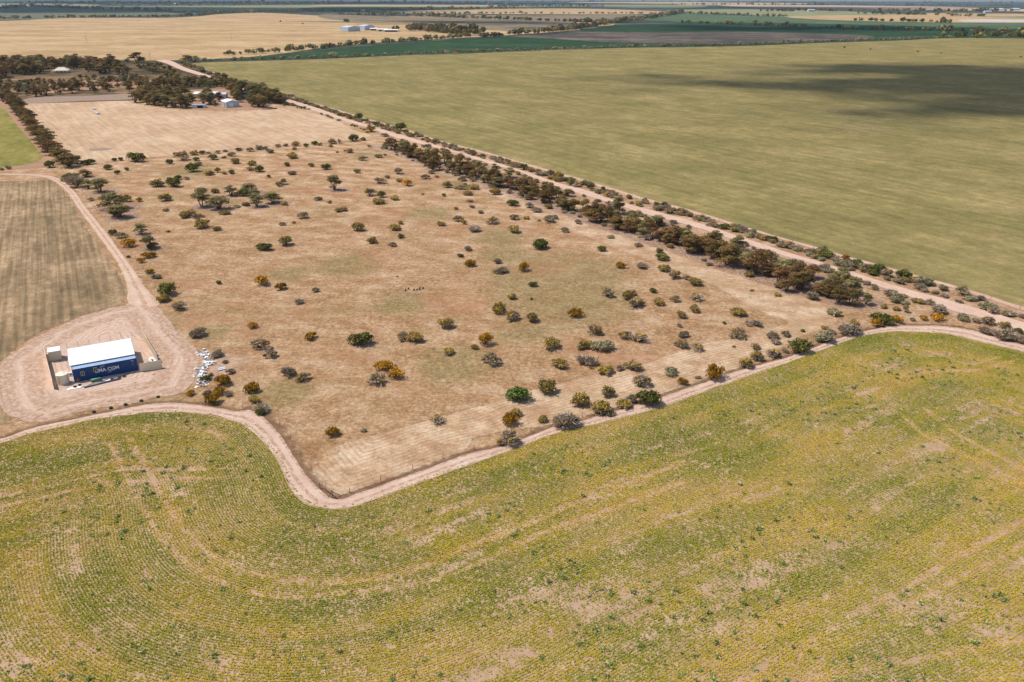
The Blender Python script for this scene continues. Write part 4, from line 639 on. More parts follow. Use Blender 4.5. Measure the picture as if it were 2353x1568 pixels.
def bush_mesh(ty, seed):
    r = np.random.default_rng(seed + ord(ty) * 31); lob = []; prts = {}
    H = {'G': 1.75, 'Y': 1.75, 'O': 1.8, 'B': 2.1, 'S': 1.55, 'D': 1.6, 'M': 1.65}[ty] * r.uniform(.85, 1.12); m = r.integers(9, 15)
    loose = {'G': .8, 'B': .8, 'S': .95, 'O': .95, 'Y': 1.0, 'M': 1.05, 'D': 1.05}[ty]
    for i in range(m):
        a = r.uniform(0, 6.28); q = r.uniform(0, 1) ** .5; rr = r.uniform(.32, .55) * (1.2 if ty in 'GB' else .9); x, y = q * (1.5 - rr * .8) * math.cos(a), q * (1.5 - rr * .8) * math.sin(a)
        z = max(rr * .45, (H - rr * .7) * math.sqrt(max(.05, 1 - (q * loose * .92) ** 2)) * r.uniform(.7, 1)); lob.append((x, y, z, rr, rr * .85))
    lob += [(r.normal(0, .3), r.normal(0, .3), H * .36, 1.12, H * .46) for _ in range(3 if ty in 'GB' else 2)]
    st = MB()
    for (x, y, z, rr, rz) in lob[:9]:
        mx, my = x * .35 + r.normal(0, .08), y * .35 + r.normal(0, .08); st.tube([(x * .06, y * .06, -.08), (mx, my, z * .45), (x * .9, y * .9, z)], [.055, .04, .015], 4, False)
    prts['stem'] = st.mesh('stem', MT['stem'])
    if ty in 'GYOBS':
        n, s_ = {'G': (1300, .26), 'B': (1600, .28), 'S': (850, .24), 'Y': (820, .23), 'O': (900, .24)}[ty]
        V, F, t = crown(r, lob, n, s_, top_tint={'O': .5, 'Y': .45}.get(ty, .2), top=H); prts['foliage'] = npmesh('foliage', V, F, LM[ty], {'tint': ('FACE', t)})
        if ty in 'YS':
            V, F, t = crown(r, [(x * .85, y * .85, z * .75, a * .9, b * .9) for x, y, z, a, b in lob], 260, .34, 2.2, .7, low=-.2); prts['twigs'] = npmesh('twigs', V, F, LM['D'], {'tint': ('FACE', t)})
    else:
        V, F, t = crown(r, lob, 800 if ty == 'D' else 380, .27, 2.6, .7, low=-.1); prts['twigs'] = npmesh('twigs', V, F, LM['D'], {'tint': ('FACE', t)})
        V, F, t = crown(r, [(x, y, z + .12, a, b) for x, y, z, a, b in lob[:9:2 if ty == 'M' else 5]], 700 if ty == 'M' else 70, .2, top_tint=.5, top=H); prts['foliage'] = npmesh('foliage', V, F, LM['Y'], {'tint': ('FACE', t)})
    return prts, H
def tree_mesh(ty, seed):
    r = np.random.default_rng(seed * 7 + ord(ty)); W, H = 5.0, 6.5; lob = []; m = r.integers(11, 15)
    for i in range(m):
        a = i * 2.4 + r.uniform(-.5, .5); q = ((i + .5) / m) ** .55; rr = r.uniform(.95, 1.4); x, y = q * (W / 2 - rr * .75) * math.cos(a), q * (W / 2 - rr * .75) * math.sin(a)
        lob.append((x, y, H * (.93 - .42 * q ** 1.5) - rr * .4 + r.normal(0, .3) - (r.random() < .3) * 1.4, rr * .92, rr * r.uniform(.5, .68)))
    tk = MB(); ns = r.integers(2, 5)
    for k in range(ns):
        a = k * 6.28 / ns + r.uniform(-.4, .4); bx, by = .5 * math.cos(a), .5 * math.sin(a); mid = (bx * 1.6, by * 1.6, H * .42)
        tk.tube([(bx * .3, by * .3, -.1), (bx * .9, by * .9, H * .2), mid], [.17, .13, .1], 5, False)
        for (x, y, z, rr, rz) in lob:
            if abs((math.atan2(y, x) - a + math.pi) % (2 * math.pi) - math.pi) < math.pi / ns + .1:
                tk.tube([mid, ((mid[0] + x) * .5 + r.normal(0, .12), (mid[1] + y) * .5 + r.normal(0, .12), (mid[2] + z) * .5), (x, y, z)], [.085, .06, .03], 4, False)
    V, F, t = crown(r, lob, 2300, .27, 1.3, 0, low=-.25, top_tint=.2, top=H)
    return {'trunk': tk.mesh('trunk', MT['bark']), 'crown': npmesh('crown', V, F, LM[ty], {'tint': ('FACE', t)})}
BUSH = {ty: [bush_mesh(ty, s) for s in range(5)] for ty in 'GYOBSDM'}; TREE = {ty: [tree_mesh(ty, s) for s in range(6)] for ty in 'EKR'}
BN = {'G': 'green_bush', 'Y': 'olive_shrub', 'O': 'golden_shrub', 'B': 'green_bush', 'S': 'saltbush', 'D': 'dead_shrub', 'M': 'sparse_shrub'}
BD = {'G': 'dense dark green bush', 'Y': 'olive shrub with ochre tips', 'O': 'golden orange wattle shrub', 'B': 'bright green leafy bush', 'S': 'grey green saltbush', 'D': 'leafless grey twiggy shrub', 'M': 'sparse grey olive shrub'}
BS = {'G': 'green bush', 'Y': 'olive shrub', 'O': 'golden shrub', 'B': 'bright bush', 'S': 'saltbush', 'D': 'leafless shrub', 'M': 'sparse shrub'}
TN = {'E': 'gum_tree', 'K': 'mallee_tree', 'R': 'rusty_tree'}; TD = {'E': 'grey green gum tree', 'K': 'dark brown green mallee tree', 'R': 'rusty brown mallee tree'}
GROVE = np.array([(-118, 298), (-100, 300), (-90, 312), (-102, 330)])
def where(x, y):
    P = np.array([(x, y)]); dr = min(pdist(P, ln['road_near'])[0], pdist(P, ln['road_far'])[0]); dt = pdist(P, ln['track_outer'])[0]
    if pdist(P, ln['edge_near'])[0] < 9 and pdist(P, ln['road_far'])[0] < pdist(P, ln['road_near'])[0]: return 'on verge between road and green field'
    if dr < 7: return 'on the paddock side of the gravel road'
    if pdist(P, BELT)[0] < 9: return 'beside the long belt of trees'
    if pdist(P, ln['north_right'])[0] < 12: return 'along the two wheel lane'
    if dt < 5: return 'beside the curving dirt track'
    if np.hypot(x + 62, y - 158) < 18: return 'near the white rubble heap'
    if pdist(P, ln['mown_out'])[0] < 6 and inside(P, MOWN)[0]: return 'on the pale mown strip'
    if inside(P, MOWN)[0]: return 'on the pale mown strip'
    if pdist(P, ln['stubble'])[0] < 12: return 'on fence line below stubble field'
    if y > 280: return 'in the far half of the dry paddock'
    return 'in the near half of the dry paddock'
cnt = {}
def plant(x, y, wd, ty, w_=None):
    i = cnt[ty] = cnt.get(ty, 0) + 1; pr, H = BUSH[ty][(i * 7 + int(x)) % 5]; s = wd / 2.72
    sz = 'small ' if wd < 1.7 else 'large ' if wd > 3.9 else ''
    w0 = w_ or where(x, y); nb = ''
    if not w_:
        d = np.hypot(SH[:, 0] - x, SH[:, 1] - y); d[d < .01] = 99; j = int(np.argmin(d))
        nb = ' next to ' + BS[SHRUBS[j][3]] if d[j] < (wd + SW[j]) * .75 else ' on its own' if d[j] > 9 else ''
    lab = ' '.join((sz + BD[ty] + nb + ' ' + w0).split()[:16]); o = empty(BN[ty], x, y, 0, rng.uniform(0, 6.28), lab, 'bush' if ty in 'GB' else 'shrub', BD[ty] + ' set ' + w0)
    k = rng.uniform(.75, 1.2); a_ = rng.uniform(.84, 1.2); o.scale = (s * a_, s / a_, s * k); o.rotation_euler = (rng.normal(0, .06), rng.normal(0, .06), rng.uniform(0, 6.28))
    for nm, me in pr.items(): obj(nm, me, o)
    return o
def tree(x, y, wd, h, ty, w_):
    h *= rng.uniform(.8, 1.15); i = cnt[ty] = cnt.get(ty, 0) + 1; pr = TREE[ty][(i * 5 + int(x)) % 6]
    sz = 'tall ' if h > 9 else 'small ' if h < 4 else ''
    o = empty(TN[ty], x, y, 0, rng.uniform(0, 6.28), sz + TD[ty] + ' ' + w_, 'tree', TD[ty] + ' set ' + w_); o.scale = (wd / 4.6, wd / 4.6, h / 6.3)
    for nm, me in pr.items(): obj(nm, me, o)
for x, y, wd, ty in SHRUBS: plant(x, y, wd, ty)
def BT(y): return 'in the near end of the long roadside belt' if y < 250 else 'in the middle of the long roadside belt' if y < 340 else 'in the far end of the long roadside belt'
for x, y, wd, h, ty in TREES:
    P1 = np.array([(x, y)])
    w_ = BT(y) if pdist(P1, BELT)[0] < 14 and y < 450 else 'in the grove within the dry paddock' if np.hypot(x + 103, y - 310) < 30 else 'along the two wheel lane' if x < -110 and y < 500 else 'at the road junction' if y > 900 else 'standing alone by the verge' if x > 60 else 'standing in the dry paddock'
    if x < -110 and y < 500: wd *= 1.2; h *= .85
    elif pdist(P1, BELT)[0] < 14: h *= .88; wd *= 1.08
    elif y < 360: h *= .78; wd *= 1.12
    else: h *= .9
    tree(x, y, wd, h, ty, w_)
for i, p in enumerate(along(BELT, 3.3, 1.6)):
    if p[1] < 425: h = rng.uniform(3.2, 6.2); tree(p[0] + rng.normal(1.2, 2.4), p[1] + rng.normal(.8, 2.2), h * rng.uniform(.9, 1.3), h, 'KRERRE'[i % 6], BT(p[1]))
for i, p in enumerate(along(BELT, 6.5, 2)): plant(p[0] + rng.normal(-1.5, 2.6), p[1] + rng.normal(-1, 2.6), rng.uniform(1.6, 3.2), 'MSDMY'[i % 5], 'under the trees of the long roadside belt')
def spread(poly, n_, dmin, seed=0):
    r = np.random.default_rng(seed); B = np.array(poly, float); lo, hi = B.min(0), B.max(0); out = []
    for _ in range(n_ * 60):
        p = r.uniform(lo, hi)
        if inside(p[None], B)[0] and all((p[0] - q[0]) ** 2 + (p[1] - q[1]) ** 2 > dmin * dmin for q in out): out.append(p)
        if len(out) >= n_: break
    return out
for key, n_, dmin, hh, types, w_ in HOME:
    for p in spread(AREA[key], n_, dmin, len(key) + n_):
        ty = types[int(rng.integers(len(types)))]; h = rng.uniform(*hh)
        if ty in 'EKR' and h > 3: tree(p[0], p[1], h * rng.uniform(.8, 1.15), h, ty, w_)
        else: plant(p[0], p[1], h, ty if ty not in 'EKR' else 'G', w_)
SB = catmull(AREA['shelter'], 4)
for p in along(SB, 9.5, 1.5):
    h = rng.uniform(6.0, 8.5); tree(p[0] + rng.normal(0, 1), p[1] + rng.normal(0, 1), h * rng.uniform(1.1, 1.4), h, 'KKR'[int(rng.integers(3))], 'in the shelter belt beside the stubble field')
# verge scrub between road and field, and on the paddock side of the road
taken = [(s[0], s[1], s[2]) for s in SHRUBS]
def verge(l, r, n_, ymin, ymax, lo, hi, types, w_, size):
    A = catmull(LINE[l], 2); B = catmull(LINE[r], 2); k = 0
    for _ in range(n_ * 25):
        a = A[int(rng.integers(len(A)))]; j = np.argmin(((B - a) ** 2).sum(1)); p = a + (B[j] - a) * rng.uniform(lo, hi)
        if not ymin < p[1] < ymax: continue
        sz = rng.uniform(*size) * (1 if p[1] < 600 else 1.2)
        if any((p[0] - q[0]) ** 2 + (p[1] - q[1]) ** 2 < ((q[2] + sz) * .26) ** 2 for q in taken): continue
        taken.append((p[0], p[1], sz)); plant(p[0], p[1], sz, types[int(rng.integers(len(types)))], w_); k += 1
        if k >= n_: break
verge('road_far', 'edge_near', 300, 200, 640, .12, .85, 'SSMMDYYSG', 'in the scrub between gravel road and green field', (1.6, 4.0))
verge('road_far', 'edge_near', 55, 640, 1000, .15, .85, 'SYGMY', 'in the far scrub beside the gravel road', (3.0, 5.5))
verge('road_near', 'mown_out', 80, 205, 430, .06, .3, 'SMMYDY', 'between gravel road and tree belt', (1.6, 3.4))
verge('road_near', 'stubble', 26, 430, 640, .1, .8, 'SMYGO', 'between gravel road and stubble field', (1.5, 3.2))
# weeds in the crop
r9 = np.random.default_rng(9); wm = []
for s in range(4):
    m = 42; C = r9.normal(0, .16, (m, 3)); C[:, 2] = np.abs(r9.normal(.14, .12, m)); d = C / (np.linalg.norm(C, axis=1)[:, None] + 1e-6)
    Q = leafquads(r9, C, d, np.full(m, .26), 1.9, .6); wm.append(npmesh('weed', Q.reshape(-1, 3), np.arange(m * 4).reshape(-1, 4), MT['weed'], {'tint': ('FACE', r9.uniform(0, 1, m))}))
W0 = np.stack([rng.uniform(-75, 125, 9000), rng.uniform(66, 165, 9000)], 1); W0 = W0[in_view(W0, 2) & inside(W0, CROP)]; W0 = W0[pdist(W0, CE) > 3]
W0 = W0[rng.uniform(0, 1, len(W0)) < sstep(.42, .7, vnoise(W0[:, 0] / 11, W0[:, 1] / 9, 91)) * .8 + .06]
for i, p in enumerate(W0[:300]):
    o = obj('weed_tuft', wm[i % 4]); o.location = (p[0], p[1], .02); s = rng.uniform(.55, 1.2); o.scale = (s, s, s * .9); o.rotation_euler = (0, 0, rng.uniform(0, 6.28))
    tag(o, 'blue green weed tuft growing in the yellow crop', 'weed', 'weeds in the crop')
Wr = W0[300:900]; Vs = []; m = 14
for p in Wr:
    C = rng.normal(0, .2, (m, 3)); C[:, 2] = np.abs(C[:, 2]) * .8; d = C / (np.linalg.norm(C, axis=1)[:, None] + 1e-6); Vs.append((leafquads(rng, C, d, np.full(m, .24), 1.8, .5) + [p[0], p[1], .03]).reshape(-1, 3))
if Vs: tag(obj('weed_cover', npmesh('weed_cover', np.vstack(Vs), np.arange(len(Vs) * m * 4).reshape(-1, 4), MT['weed'], {'tint': ('FACE', rng.uniform(0, 1, len(Vs) * m))})), 'scattered smaller weeds among the crop rows', 'weeds', kind='stuff')
# far hedgerows and woods, each line one mass
def farline(pts, wid, hmin, hmax, step, ty, label, seed=0):
    step *= .62; hmin *= 1.1; hmax *= 1.15
    r = np.random.default_rng(seed); l = catmull(pts, max(step, 5)); P = along(l, step, step * .4); P += r.normal(0, wid, P.shape); P = P[r.uniform(0, 1, len(P)) < .55 + sstep(.25, .5, vnoise(P[:, 0] / (step * 12), P[:, 1] / (step * 12), seed)) * .7]
    Vs = []; T = []
    for p in P:
        h = r.uniform(hmin, hmax) * (1.5 if r.random() < .12 else 1); m = 40; d = r.normal(size=(m, 3)); d /= np.linalg.norm(d, axis=1)[:, None]; rad = h * r.uniform(.45, .9)
        q = r.uniform(.5, 1, m)[:, None]; C = d * q * [rad, rad, h * .42] + [p[0], p[1], h * .56]; Vs.append(leafquads(r, C, d, np.full(m, h * .42)).reshape(-1, 3)); T.append(np.clip(r.uniform(.15, .75) + r.normal(0, .15, m), 0, 1))
    if not Vs: return
    o = obj('hedgerow', npmesh('hedgerow', np.vstack(Vs), np.arange(len(Vs) * 40 * 4).reshape(-1, 4), LM[ty], {'tint': ('FACE', np.concatenate(T))})); tag(o, label, 'hedgerow', kind='stuff')
for i, (pts, wid, h0, h1, st_, ty, lab) in enumerate(HEDGES): farline(pts, wid, h0, h1, st_, ty, lab, i + 40)
# ---------------------------------------------------------------- container house and its yard
CA = math.radians(29.04); AX, AY = -90.21, 147.35
def loc(u, v): return AX + u * math.cos(CA) - v * math.sin(CA), AY + u * math.sin(CA) + v * math.cos(CA)
def here(name, u, v, label, cat, group=None, rz=0): x, y = loc(u, v); return empty(name, x, y, .04, CA + rz, label, cat, group)
MT['blue'] = plain('blue_container_paint', c(34, 84, 148, .62), .5, .4, var=.14, sc=1.2)
MT['blue_top'] = plain('faded_blue_paint', c(178, 202, 232, .72), .45, .4, var=.12, sc=1.0)
MT['white'] = plain('white_roof_sheet', (.82, .82, .80, 1), .45, .4, var=.03); MT['cream'] = plain('cream_steel', c(240, 222, 192, .95), .5, .4, var=.05)
MT['letter'] = plain('white_letter', (.72, .74, .76, 1), .6, .2, var=.04); MT['glass'] = plain('window_glass', (.02, .022, .025, 1), .12, .5, var=0)
MT['frame'] = plain('cream_window_frame', c(226, 206, 160, .8), .5, .3, var=.03); MT['rubber'] = plain('tyre_rubber', (.02, .02, .02, 1), .8, .3, var=.2)
MT['steel'] = plain('galvanised_steel', c(176, 184, 196, .7), .45, .5, metal=.3, var=.1); MT['grey_steel'] = plain('grey_shed_steel', c(206, 214, 224, .8), .5, .4, var=.05)
MT['dark'] = plain('dark_opening', (.03, .03, .032, 1), .8, .1, var=.1); MT['wood'] = plain('weathered_timber', c(170, 152, 130), .85, .1, var=.2, sc=6); MT['sheetw'] = plain('white_sheet', (.78, .78, .78, 1), .6, .2, var=.08)
MT['pvc'] = plain('blue_grey_pipe', c(120, 128, 152), .5, .3, var=.08); MT['roll'] = plain('green_roll', c(112, 160, 140), .6, .3, var=.1); MT['orange'] = plain('orange_mark', c(190, 130, 50), .6, .2)
MT['car'] = plain('white_car_paint', (.8, .8, .8, 1), .25, .5, var=.02); MT['tile'] = plain('cream_roof', c(240, 226, 196), .7, .2, var=.06); MT['brown'] = plain('brown_steel', c(150, 112, 76), .7, .2, var=.1)
def corrug(L, z0, z1, pitch, depth, y, flip=1, axis='x'):
    pts = []; k = int(L / pitch); p = L / k
    for i in range(k): pts += [(i * p, 0), (i * p + p * .32, 0), (i * p + p * .5, depth), (i * p + p * .82, depth)]
    pts.append((L, 0)); V = []; F = []
    for (a, b) in pts:
        for z in (z0, z1): V.append((a, y + flip * b, z) if axis == 'x' else (y + flip * b, a, z))
    for i in range(len(pts) - 1): F.append((2 * i, 2 * i + 2, 2 * i + 3, 2 * i + 1))
    return V, F
def container(par, v0, L=12.19, W=2.44, H=2.8):
    w_ = MB(); w_.add(*corrug(L - .2, .12, H - .1, .28, .036, v0 + .02)); V, F = corrug(L - .2, .12, H - .1, .28, -.036, v0 + W - .02); w_.add(V, F)
    w_.v = [(x + .1, y, z) for x, y, z in w_.v]; n0 = len(w_.v)
    for xx, s in ((.03, 1), (L - .03, -1)):
        V, F = corrug(W - .2, .12, H - .1, .3, .03 * s, xx, axis='y'); w_.add([(x, y + v0 + .1, z) for x, y, z in V], F)
    o = w_.build('wall', MT['blue'], par)
    fr = MB()
    for x in (0, L - .15):
        for y in (v0 - .01, v0 + W - .14): fr.box(x, x + .15, y, y + .15, 0, H)
    for y in (v0 - .006, v0 + W - .104):
        fr.box(.15, L - .15, y, y + .11, .0, .16); fr.box(.15, L - .15, y, y + .09, H - .12, H + .0)
    for x in (.004, L - .1): fr.box(x, x + .096, v0 + .14, v0 + W - .14, .0, .16); fr.box(x, x + .096, v0 + .14, v0 + W - .14, H - .12, H - .004)
    fr.build('frame', MT['blue'], o)
    rf = MB(); V, F = corrug(L - .2, 0, W - .2, .26, .025, 0); rf.add([(x + .1, z + v0 + .1, H - .05 + y) for x, y, z in V], F); rf.build('roof_panel', MT['blue_top'], par); return o
ch = here('container_house', 0, 0, 'blue shipping container house with white lettering and flat white roof', 'container house')
front = container(ch, 0); container(ch, 8.75)
rfm = MB(); k = 46; 
V, F = corrug(12.5, 1.85, 11.35, .27, .03, 0); rfm.add([(x - .35, z, 3.02 + y + (z - 1.85) * .012) for x, y, z in V], F)
V, F = corrug(12.5, 1.85, 11.35, .27, .03, 0); rfm.add([(x - .35, z, 2.99 + y + (z - 1.85) * .012) for x, y, z in V], [f[::-1] for f in F])
rf = rfm.build('roof', MT['white'], ch); g_ = MB(); g_.box(-.36, 12.16, 1.78, 1.845, 2.90, 3.01); g_.box(-.38, -.352, 1.85, 11.35, 2.92, 3.06); g_.box(12.152, 12.18, 1.85, 11.35, 2.92, 3.06); g_.build('gutter', MT['steel'], rf)
iw = MB(); iw.box(.06, .12, 2.5, 8.7, .0, 2.9); iw.box(12.05, 12.11, 2.5, 8.7, 0, 2.9); iw.build('end_wall', MT['cream'], ch)
for u0, u1, z0, z1 in ((1.42, 2.12, 1.12, 2.06), (3.86, 4.56, 1.46, 2.44)):
    f = MB(); t = .08
    f.box(u0, u1, -.05, .0, z0, z0 + t); f.box(u0, u1, -.05, .0, z1 - t, z1); f.box(u0, u0 + t, -.05, .0, z0 + t, z1 - t); f.box(u1 - t, u1, -.05, .0, z0 + t, z1 - t); m_ = (u0 + u1) / 2; f.box(m_ - t / 2, m_ + t / 2, -.05, .0, z0 + t, z1 - t)
    wf = f.build('window', MT['frame'], ch)
    for a, b in ((u0 + t, m_ - t / 2), (m_ + t / 2, u1 - t)): MB().box(a, b, -.03, -.012, z0 + t, z1 - t).build('pane', MT['glass'], wf)
def text_mesh(s, size, off=.0, ext=.006):
    cu = bpy.data.curves.new('lettering', 'FONT'); cu.body = s; cu.size = size; cu.offset = off; cu.extrude = ext; cu.space_character = 1.0
    t = bpy.data.objects.new('t', cu); COL.objects.link(t); dg = bpy.context.evaluated_depsgraph_get(); me = bpy.data.meshes.new_from_object(t.evaluated_get(dg)); bpy.data.objects.remove(t); return me
def lettering(s, u, z, wdt, hgt, par, off=.03):
    me = text_mesh(s, 1, off); V = np.array([v.co for v in me.vertices]); lo, hi = V.min(0), V.max(0); me.transform(Matrix.Translation((-lo[0], -lo[1], 0))); me.transform(Matrix.Diagonal((wdt / (hi[0] - lo[0]), hgt / (hi[1] - lo[1]), 1, 1)))
    me.materials.clear(); me.materials.append(MT['letter']); o = obj('lettering', me, par); o.rotation_euler = (math.pi / 2, 0, 0); o.location = (u, -.012, z); return o
lettering('CMA CGM', 4.02, 1.16, 4.6, .78, ch)
def arc(p0, p1, bul, wd, nm):
    m = MB(); N = 10; V = []
    for i in range(N + 1):
        t = i / N; x = p0[0] + (p1[0] - p0[0]) * t; z = p0[1] + (p1[1] - p0[1]) * t + bul * 4 * t * (1 - t); h = wd * (.25 + math.sin(math.pi * min(1, t + .08)) * .75)
        V += [(x, -.014, z - h / 2), (x, -.014, z + h / 2), (x, .0, z - h / 2), (x, .0, z + h / 2)]
    F = []
    for i in range(N): F += [(4 * i, 4 * i + 4, 4 * i + 5, 4 * i + 1), (4 * i + 1, 4 * i + 5, 4 * i + 7, 4 * i + 3), (4 * i + 2, 4 * i + 3, 4 * i + 7, 4 * i + 6), (4 * i, 4 * i + 2, 4 * i + 6, 4 * i + 4)]
    m.add(V, F).build(nm, MT['letter'], ch)
arc((4.95, 1.98), (6.15, 2.46), .14, .09, 'swoosh'); arc((6.35, .82), (7.6, 1.2), -.1, .09, 'swoosh')
for i, (u, z, l_) in enumerate(((11.05, 2.4, .5), (11.45, 2.35, .3), (11.2, 2.15, .3), (11.5, 1.95, .16), (11.25, 1.6, .2), (11.3, 1.45, .2))): MB().box(u, u + l_ * .6, -.012, .0, z, z + .08).build('marking', MT['letter'], ch)
MB().lathe([(.0, -.012), (.24, -.012), (.24, .0)], 14, (.75, 0, .42), 'y').build('emblem', MT['orange'], ch)
mb = MB().box(-.75, -.06, .25, .7, 1.2, 2.15).build('meter_box', MT['white'], ch); MB().box(-.62, -.2, .235, .249, 1.55, 1.95).build('vent', MT['steel'], mb)
MB().tube([(-.36, 1.9, 2.93), (-.9, 1.75, 2.85), (-1.75, 1.15, 2.5), (-1.78, 1.05, 2.25)], .07, 8).build('downpipe', MT['white'], ch)
tk = here('water_tank', -1.95, .75, 'round cream rainwater tank beside the blue container', 'water tank')
prof = []; 
for i in range(27): prof.append((1.12 + (.02 if i % 2 else 0), .02 + i * .08))
MB().lathe(prof, 36).build('wall', MT['cream'], tk, True); MB().lathe([(1.16, 2.1), (.5, 2.26), (.12, 2.32), (0.001, 2.32)], 36).build('roof', MT['cream'], tk); MB().lathe([(.22, 2.26), (.22, 2.36), (.001, 2.37)], 14, (.3, .2, 0)).build('hatch', MT['white'], tk)
sh = here('garden_shed', -4.25, 13.75, 'small cream corrugated steel shed inside the left fence', 'shed', rz=-.02)
V, F = corrug(2.3, 0, 2.2, .2, .025, 0); w_ = MB().add(V, F); V, F = corrug(2.3, 0, 2.2, .2, -.025, 2.6); w_.add(V, F)
for xx in (0.0, 2.3): V, F = corrug(2.6, 0, 2.2, .2, .02, xx, axis='y'); w_.add(V, F)
w_.build('wall', MT['cream'], sh); MB().box(-.06, 2.38, -.06, 2.68, 2.21, 2.26).build('roof', MT['white'], sh)
def steel_fence(u0, v0, u1, v1, h, label, npan, shift=0.0):
    e = here('steel_fence', u0, v0, label, 'fence'); a = math.atan2(v1 - v0, u1 - u0); e.rotation_euler = (0, 0, CA + a); Lf = math.hypot(u1 - u0, v1 - v0); p = Lf / npan
    V, F = corrug(p - .08, .03, h, .2, .035, -.02); pm = MB().add(V, F).mesh('panel', MT['cream']); rm = MB().box(0, p, -.03, .03, h, h + .05).mesh('rail', MT['cream']); po = MB().box(-.035, .035, -.04, .04, 0, h + .03).mesh('post', MT['cream'])
    for i in range(npan): o = obj('panel', pm, e); o.location = (i * p + .04, 0, 0); q = obj('rail', rm, e); q.location = (i * p, 0, 0)
    for i in range(npan + 1): o = obj('post', po, e); o.location = (i * p, .0, 0)
steel_fence(-3.75, -1.7, -5.1, 18.6, 1.8, 'long cream steel fence behind tank and garden shed', 8)
steel_fence(16.3, 2.3, 15.0, 18.5, 1.8, 'long cream steel fence on the open side of the yard', 7)
steel_fence(12.45, -1.1, 16.75, -1.15, 1.8, 'short cream steel fence panel joining the container corner', 2)
def wire_fence(P, label, h=1.2, mat='wood', r_=.05, z=.0, nw=4, every=None):
    e = empty('wire_fence', P[0][0], P[0][1], z, 0, label, 'fence'); pm = MB().tube([(0, 0, -.1), (0, 0, h)], r_, 5).mesh('post', MT[mat]); b = Vector((P[0][0], P[0][1], 0))
    for x, y in P: o = obj('post', pm, e); o.location = Vector((x, y, 0)) - b
    w_ = MB()
    for k in range(nw):
        zz = h * (.25 + .72 * k / max(1, nw - 1))
        w_.tube([(x - b.x, y - b.y, zz) for x, y in P], .004, 3, False)
    w_.build('wire', MT['steel'], e); return e
wire_fence([loc(-5.1 + i * 2.233, 18.75 + i * .02) for i in range(10)], 'see through wire fence closing the back of the yard', 1.8, 'steel', .035, .04, 8)
wire_fence([loc(-3.4 + i * 2.0, -1.75) for i in range(3)], 'short wire fence in front of the water tank', 1.3, 'steel', .03, .04, 3)
# yard clutter
TYM = MB().lathe([(.19, .0), (.30, -.0), (.36, .05), (.36, .17), (.30, .22), (.19, .22), (.17, .11), (.19, .0)], 22).mesh('tyre', MT['rubber'], True)
def tyre(x, y, z, label, group, s=1.0):
    o = obj('tyre', TYM); o.location = (x, y, z); o.rotation_euler = (rng.normal(0, .05), rng.normal(0, .05), rng.uniform(0, 6)); o.scale = (s * .95,) * 3; tag(o, label, 'tyre', group)
for x, y in TYRES: tyre(x, y, .05, 'black tyre lying along the yard edge near the track', 'tyres along the yard edge', 1.05)
def irregular(name, u, v, rx, ry, h, mat, label, cat, seed, rz=0):
    r = np.random.default_rng(seed); N = 16; V = []
    for i in range(N):
        a = 2 * math.pi * i / N; q = r.uniform(.7, 1.15); V.append((rx * q * math.cos(a), ry * q * math.sin(a)))
    m = MB(); m.add([(x, y, 0) for x, y in V] + [(x * .96, y * .96, h * r.uniform(.6, 1.2)) for x, y in V] + [(0, 0, h * 1.3)], [(i, (i + 1) % N, N + (i + 1) % N, N + i) for i in range(N)] + [(N + i, N + (i + 1) % N, 2 * N) for i in range(N)])
    x, y = loc(u, v); o = m.build(name, MT[mat]); o.location = (x, y, .05); o.rotation_euler = (0, 0, CA + rz); tag(o, label, cat)
irregular('plastic_sheet', -.1, -3.0, 1.6, .6, .1, 'sheetw', 'crumpled white sheet weighed down with two tyres', 'sheet', 4, .03)
for u, v in ((.0, -2.75), (.9, -2.35)): x, y = loc(u, v); tyre(x, y, .16, 'black tyre resting on the crumpled white sheet', 'tyres on the white sheet')
irregular('plastic_sheet', 6.4, -2.5, 1.0, .35, .08, 'sheetw', 'small white sheet among pipes before the container', 'sheet', 6, .0)
for u, v, s_ in ((6.9, -2.5, 1), (8.3, -2.35, 1), (9.2, -2.15, 1)): x, y = loc(u, v); tyre(x, y, .12, 'black tyre beside the long pipes before the container', 'tyres by the pipes')
x, y = loc(3.0, -1.55); o = MB().tube([(0, 0, .36), (1.9, 0, .36)], .34, 16).build('mesh_roll', MT['roll'], None, True); o.location = (x, y, .02); o.rotation_euler = (0, 0, CA); tag(o, 'green roll lying before the container wall', 'roll')
for u0, v0, u1, v1, rr, mt_, lab in ((1.6, -3.9, 8.4, -2.95, .17, 'pvc', 'long thick blue grey pipe lying before the container'), (5.6, -1.9, 10.4, -1.25, .08, 'pvc', 'long thin grey pipe lying beside tyres'), (5.2, -2.1, 9.8, -1.6, .06, 'steel', 'thin steel tube next to the grey pipe')):
    x0, y0 = loc(u0, v0); x1, y1 = loc(u1, v1); o = MB().tube([(0, 0, rr), (x1 - x0, y1 - y0, rr)], rr, 10).build('pipe', MT[mt_], None, True); o.location = (x0, y0, .05); tag(o, lab, 'pipe')
for u, v, L_, a in ((2.6, -2.7, 2.2, .15), (2.2, -2.95, 1.5, .5), (4.2, -2.3, 1.4, -.1), (4.8, -2.5, .9, .4)):
    x, y = loc(u, v); o = MB().box(0, L_, -.09, .09, 0, .05).build('board', MT['wood']); o.location = (x, y, .05); o.rotation_euler = (0, 0, CA + a); tag(o, 'loose pale board lying among the pipes', 'board', 'boards before the container')
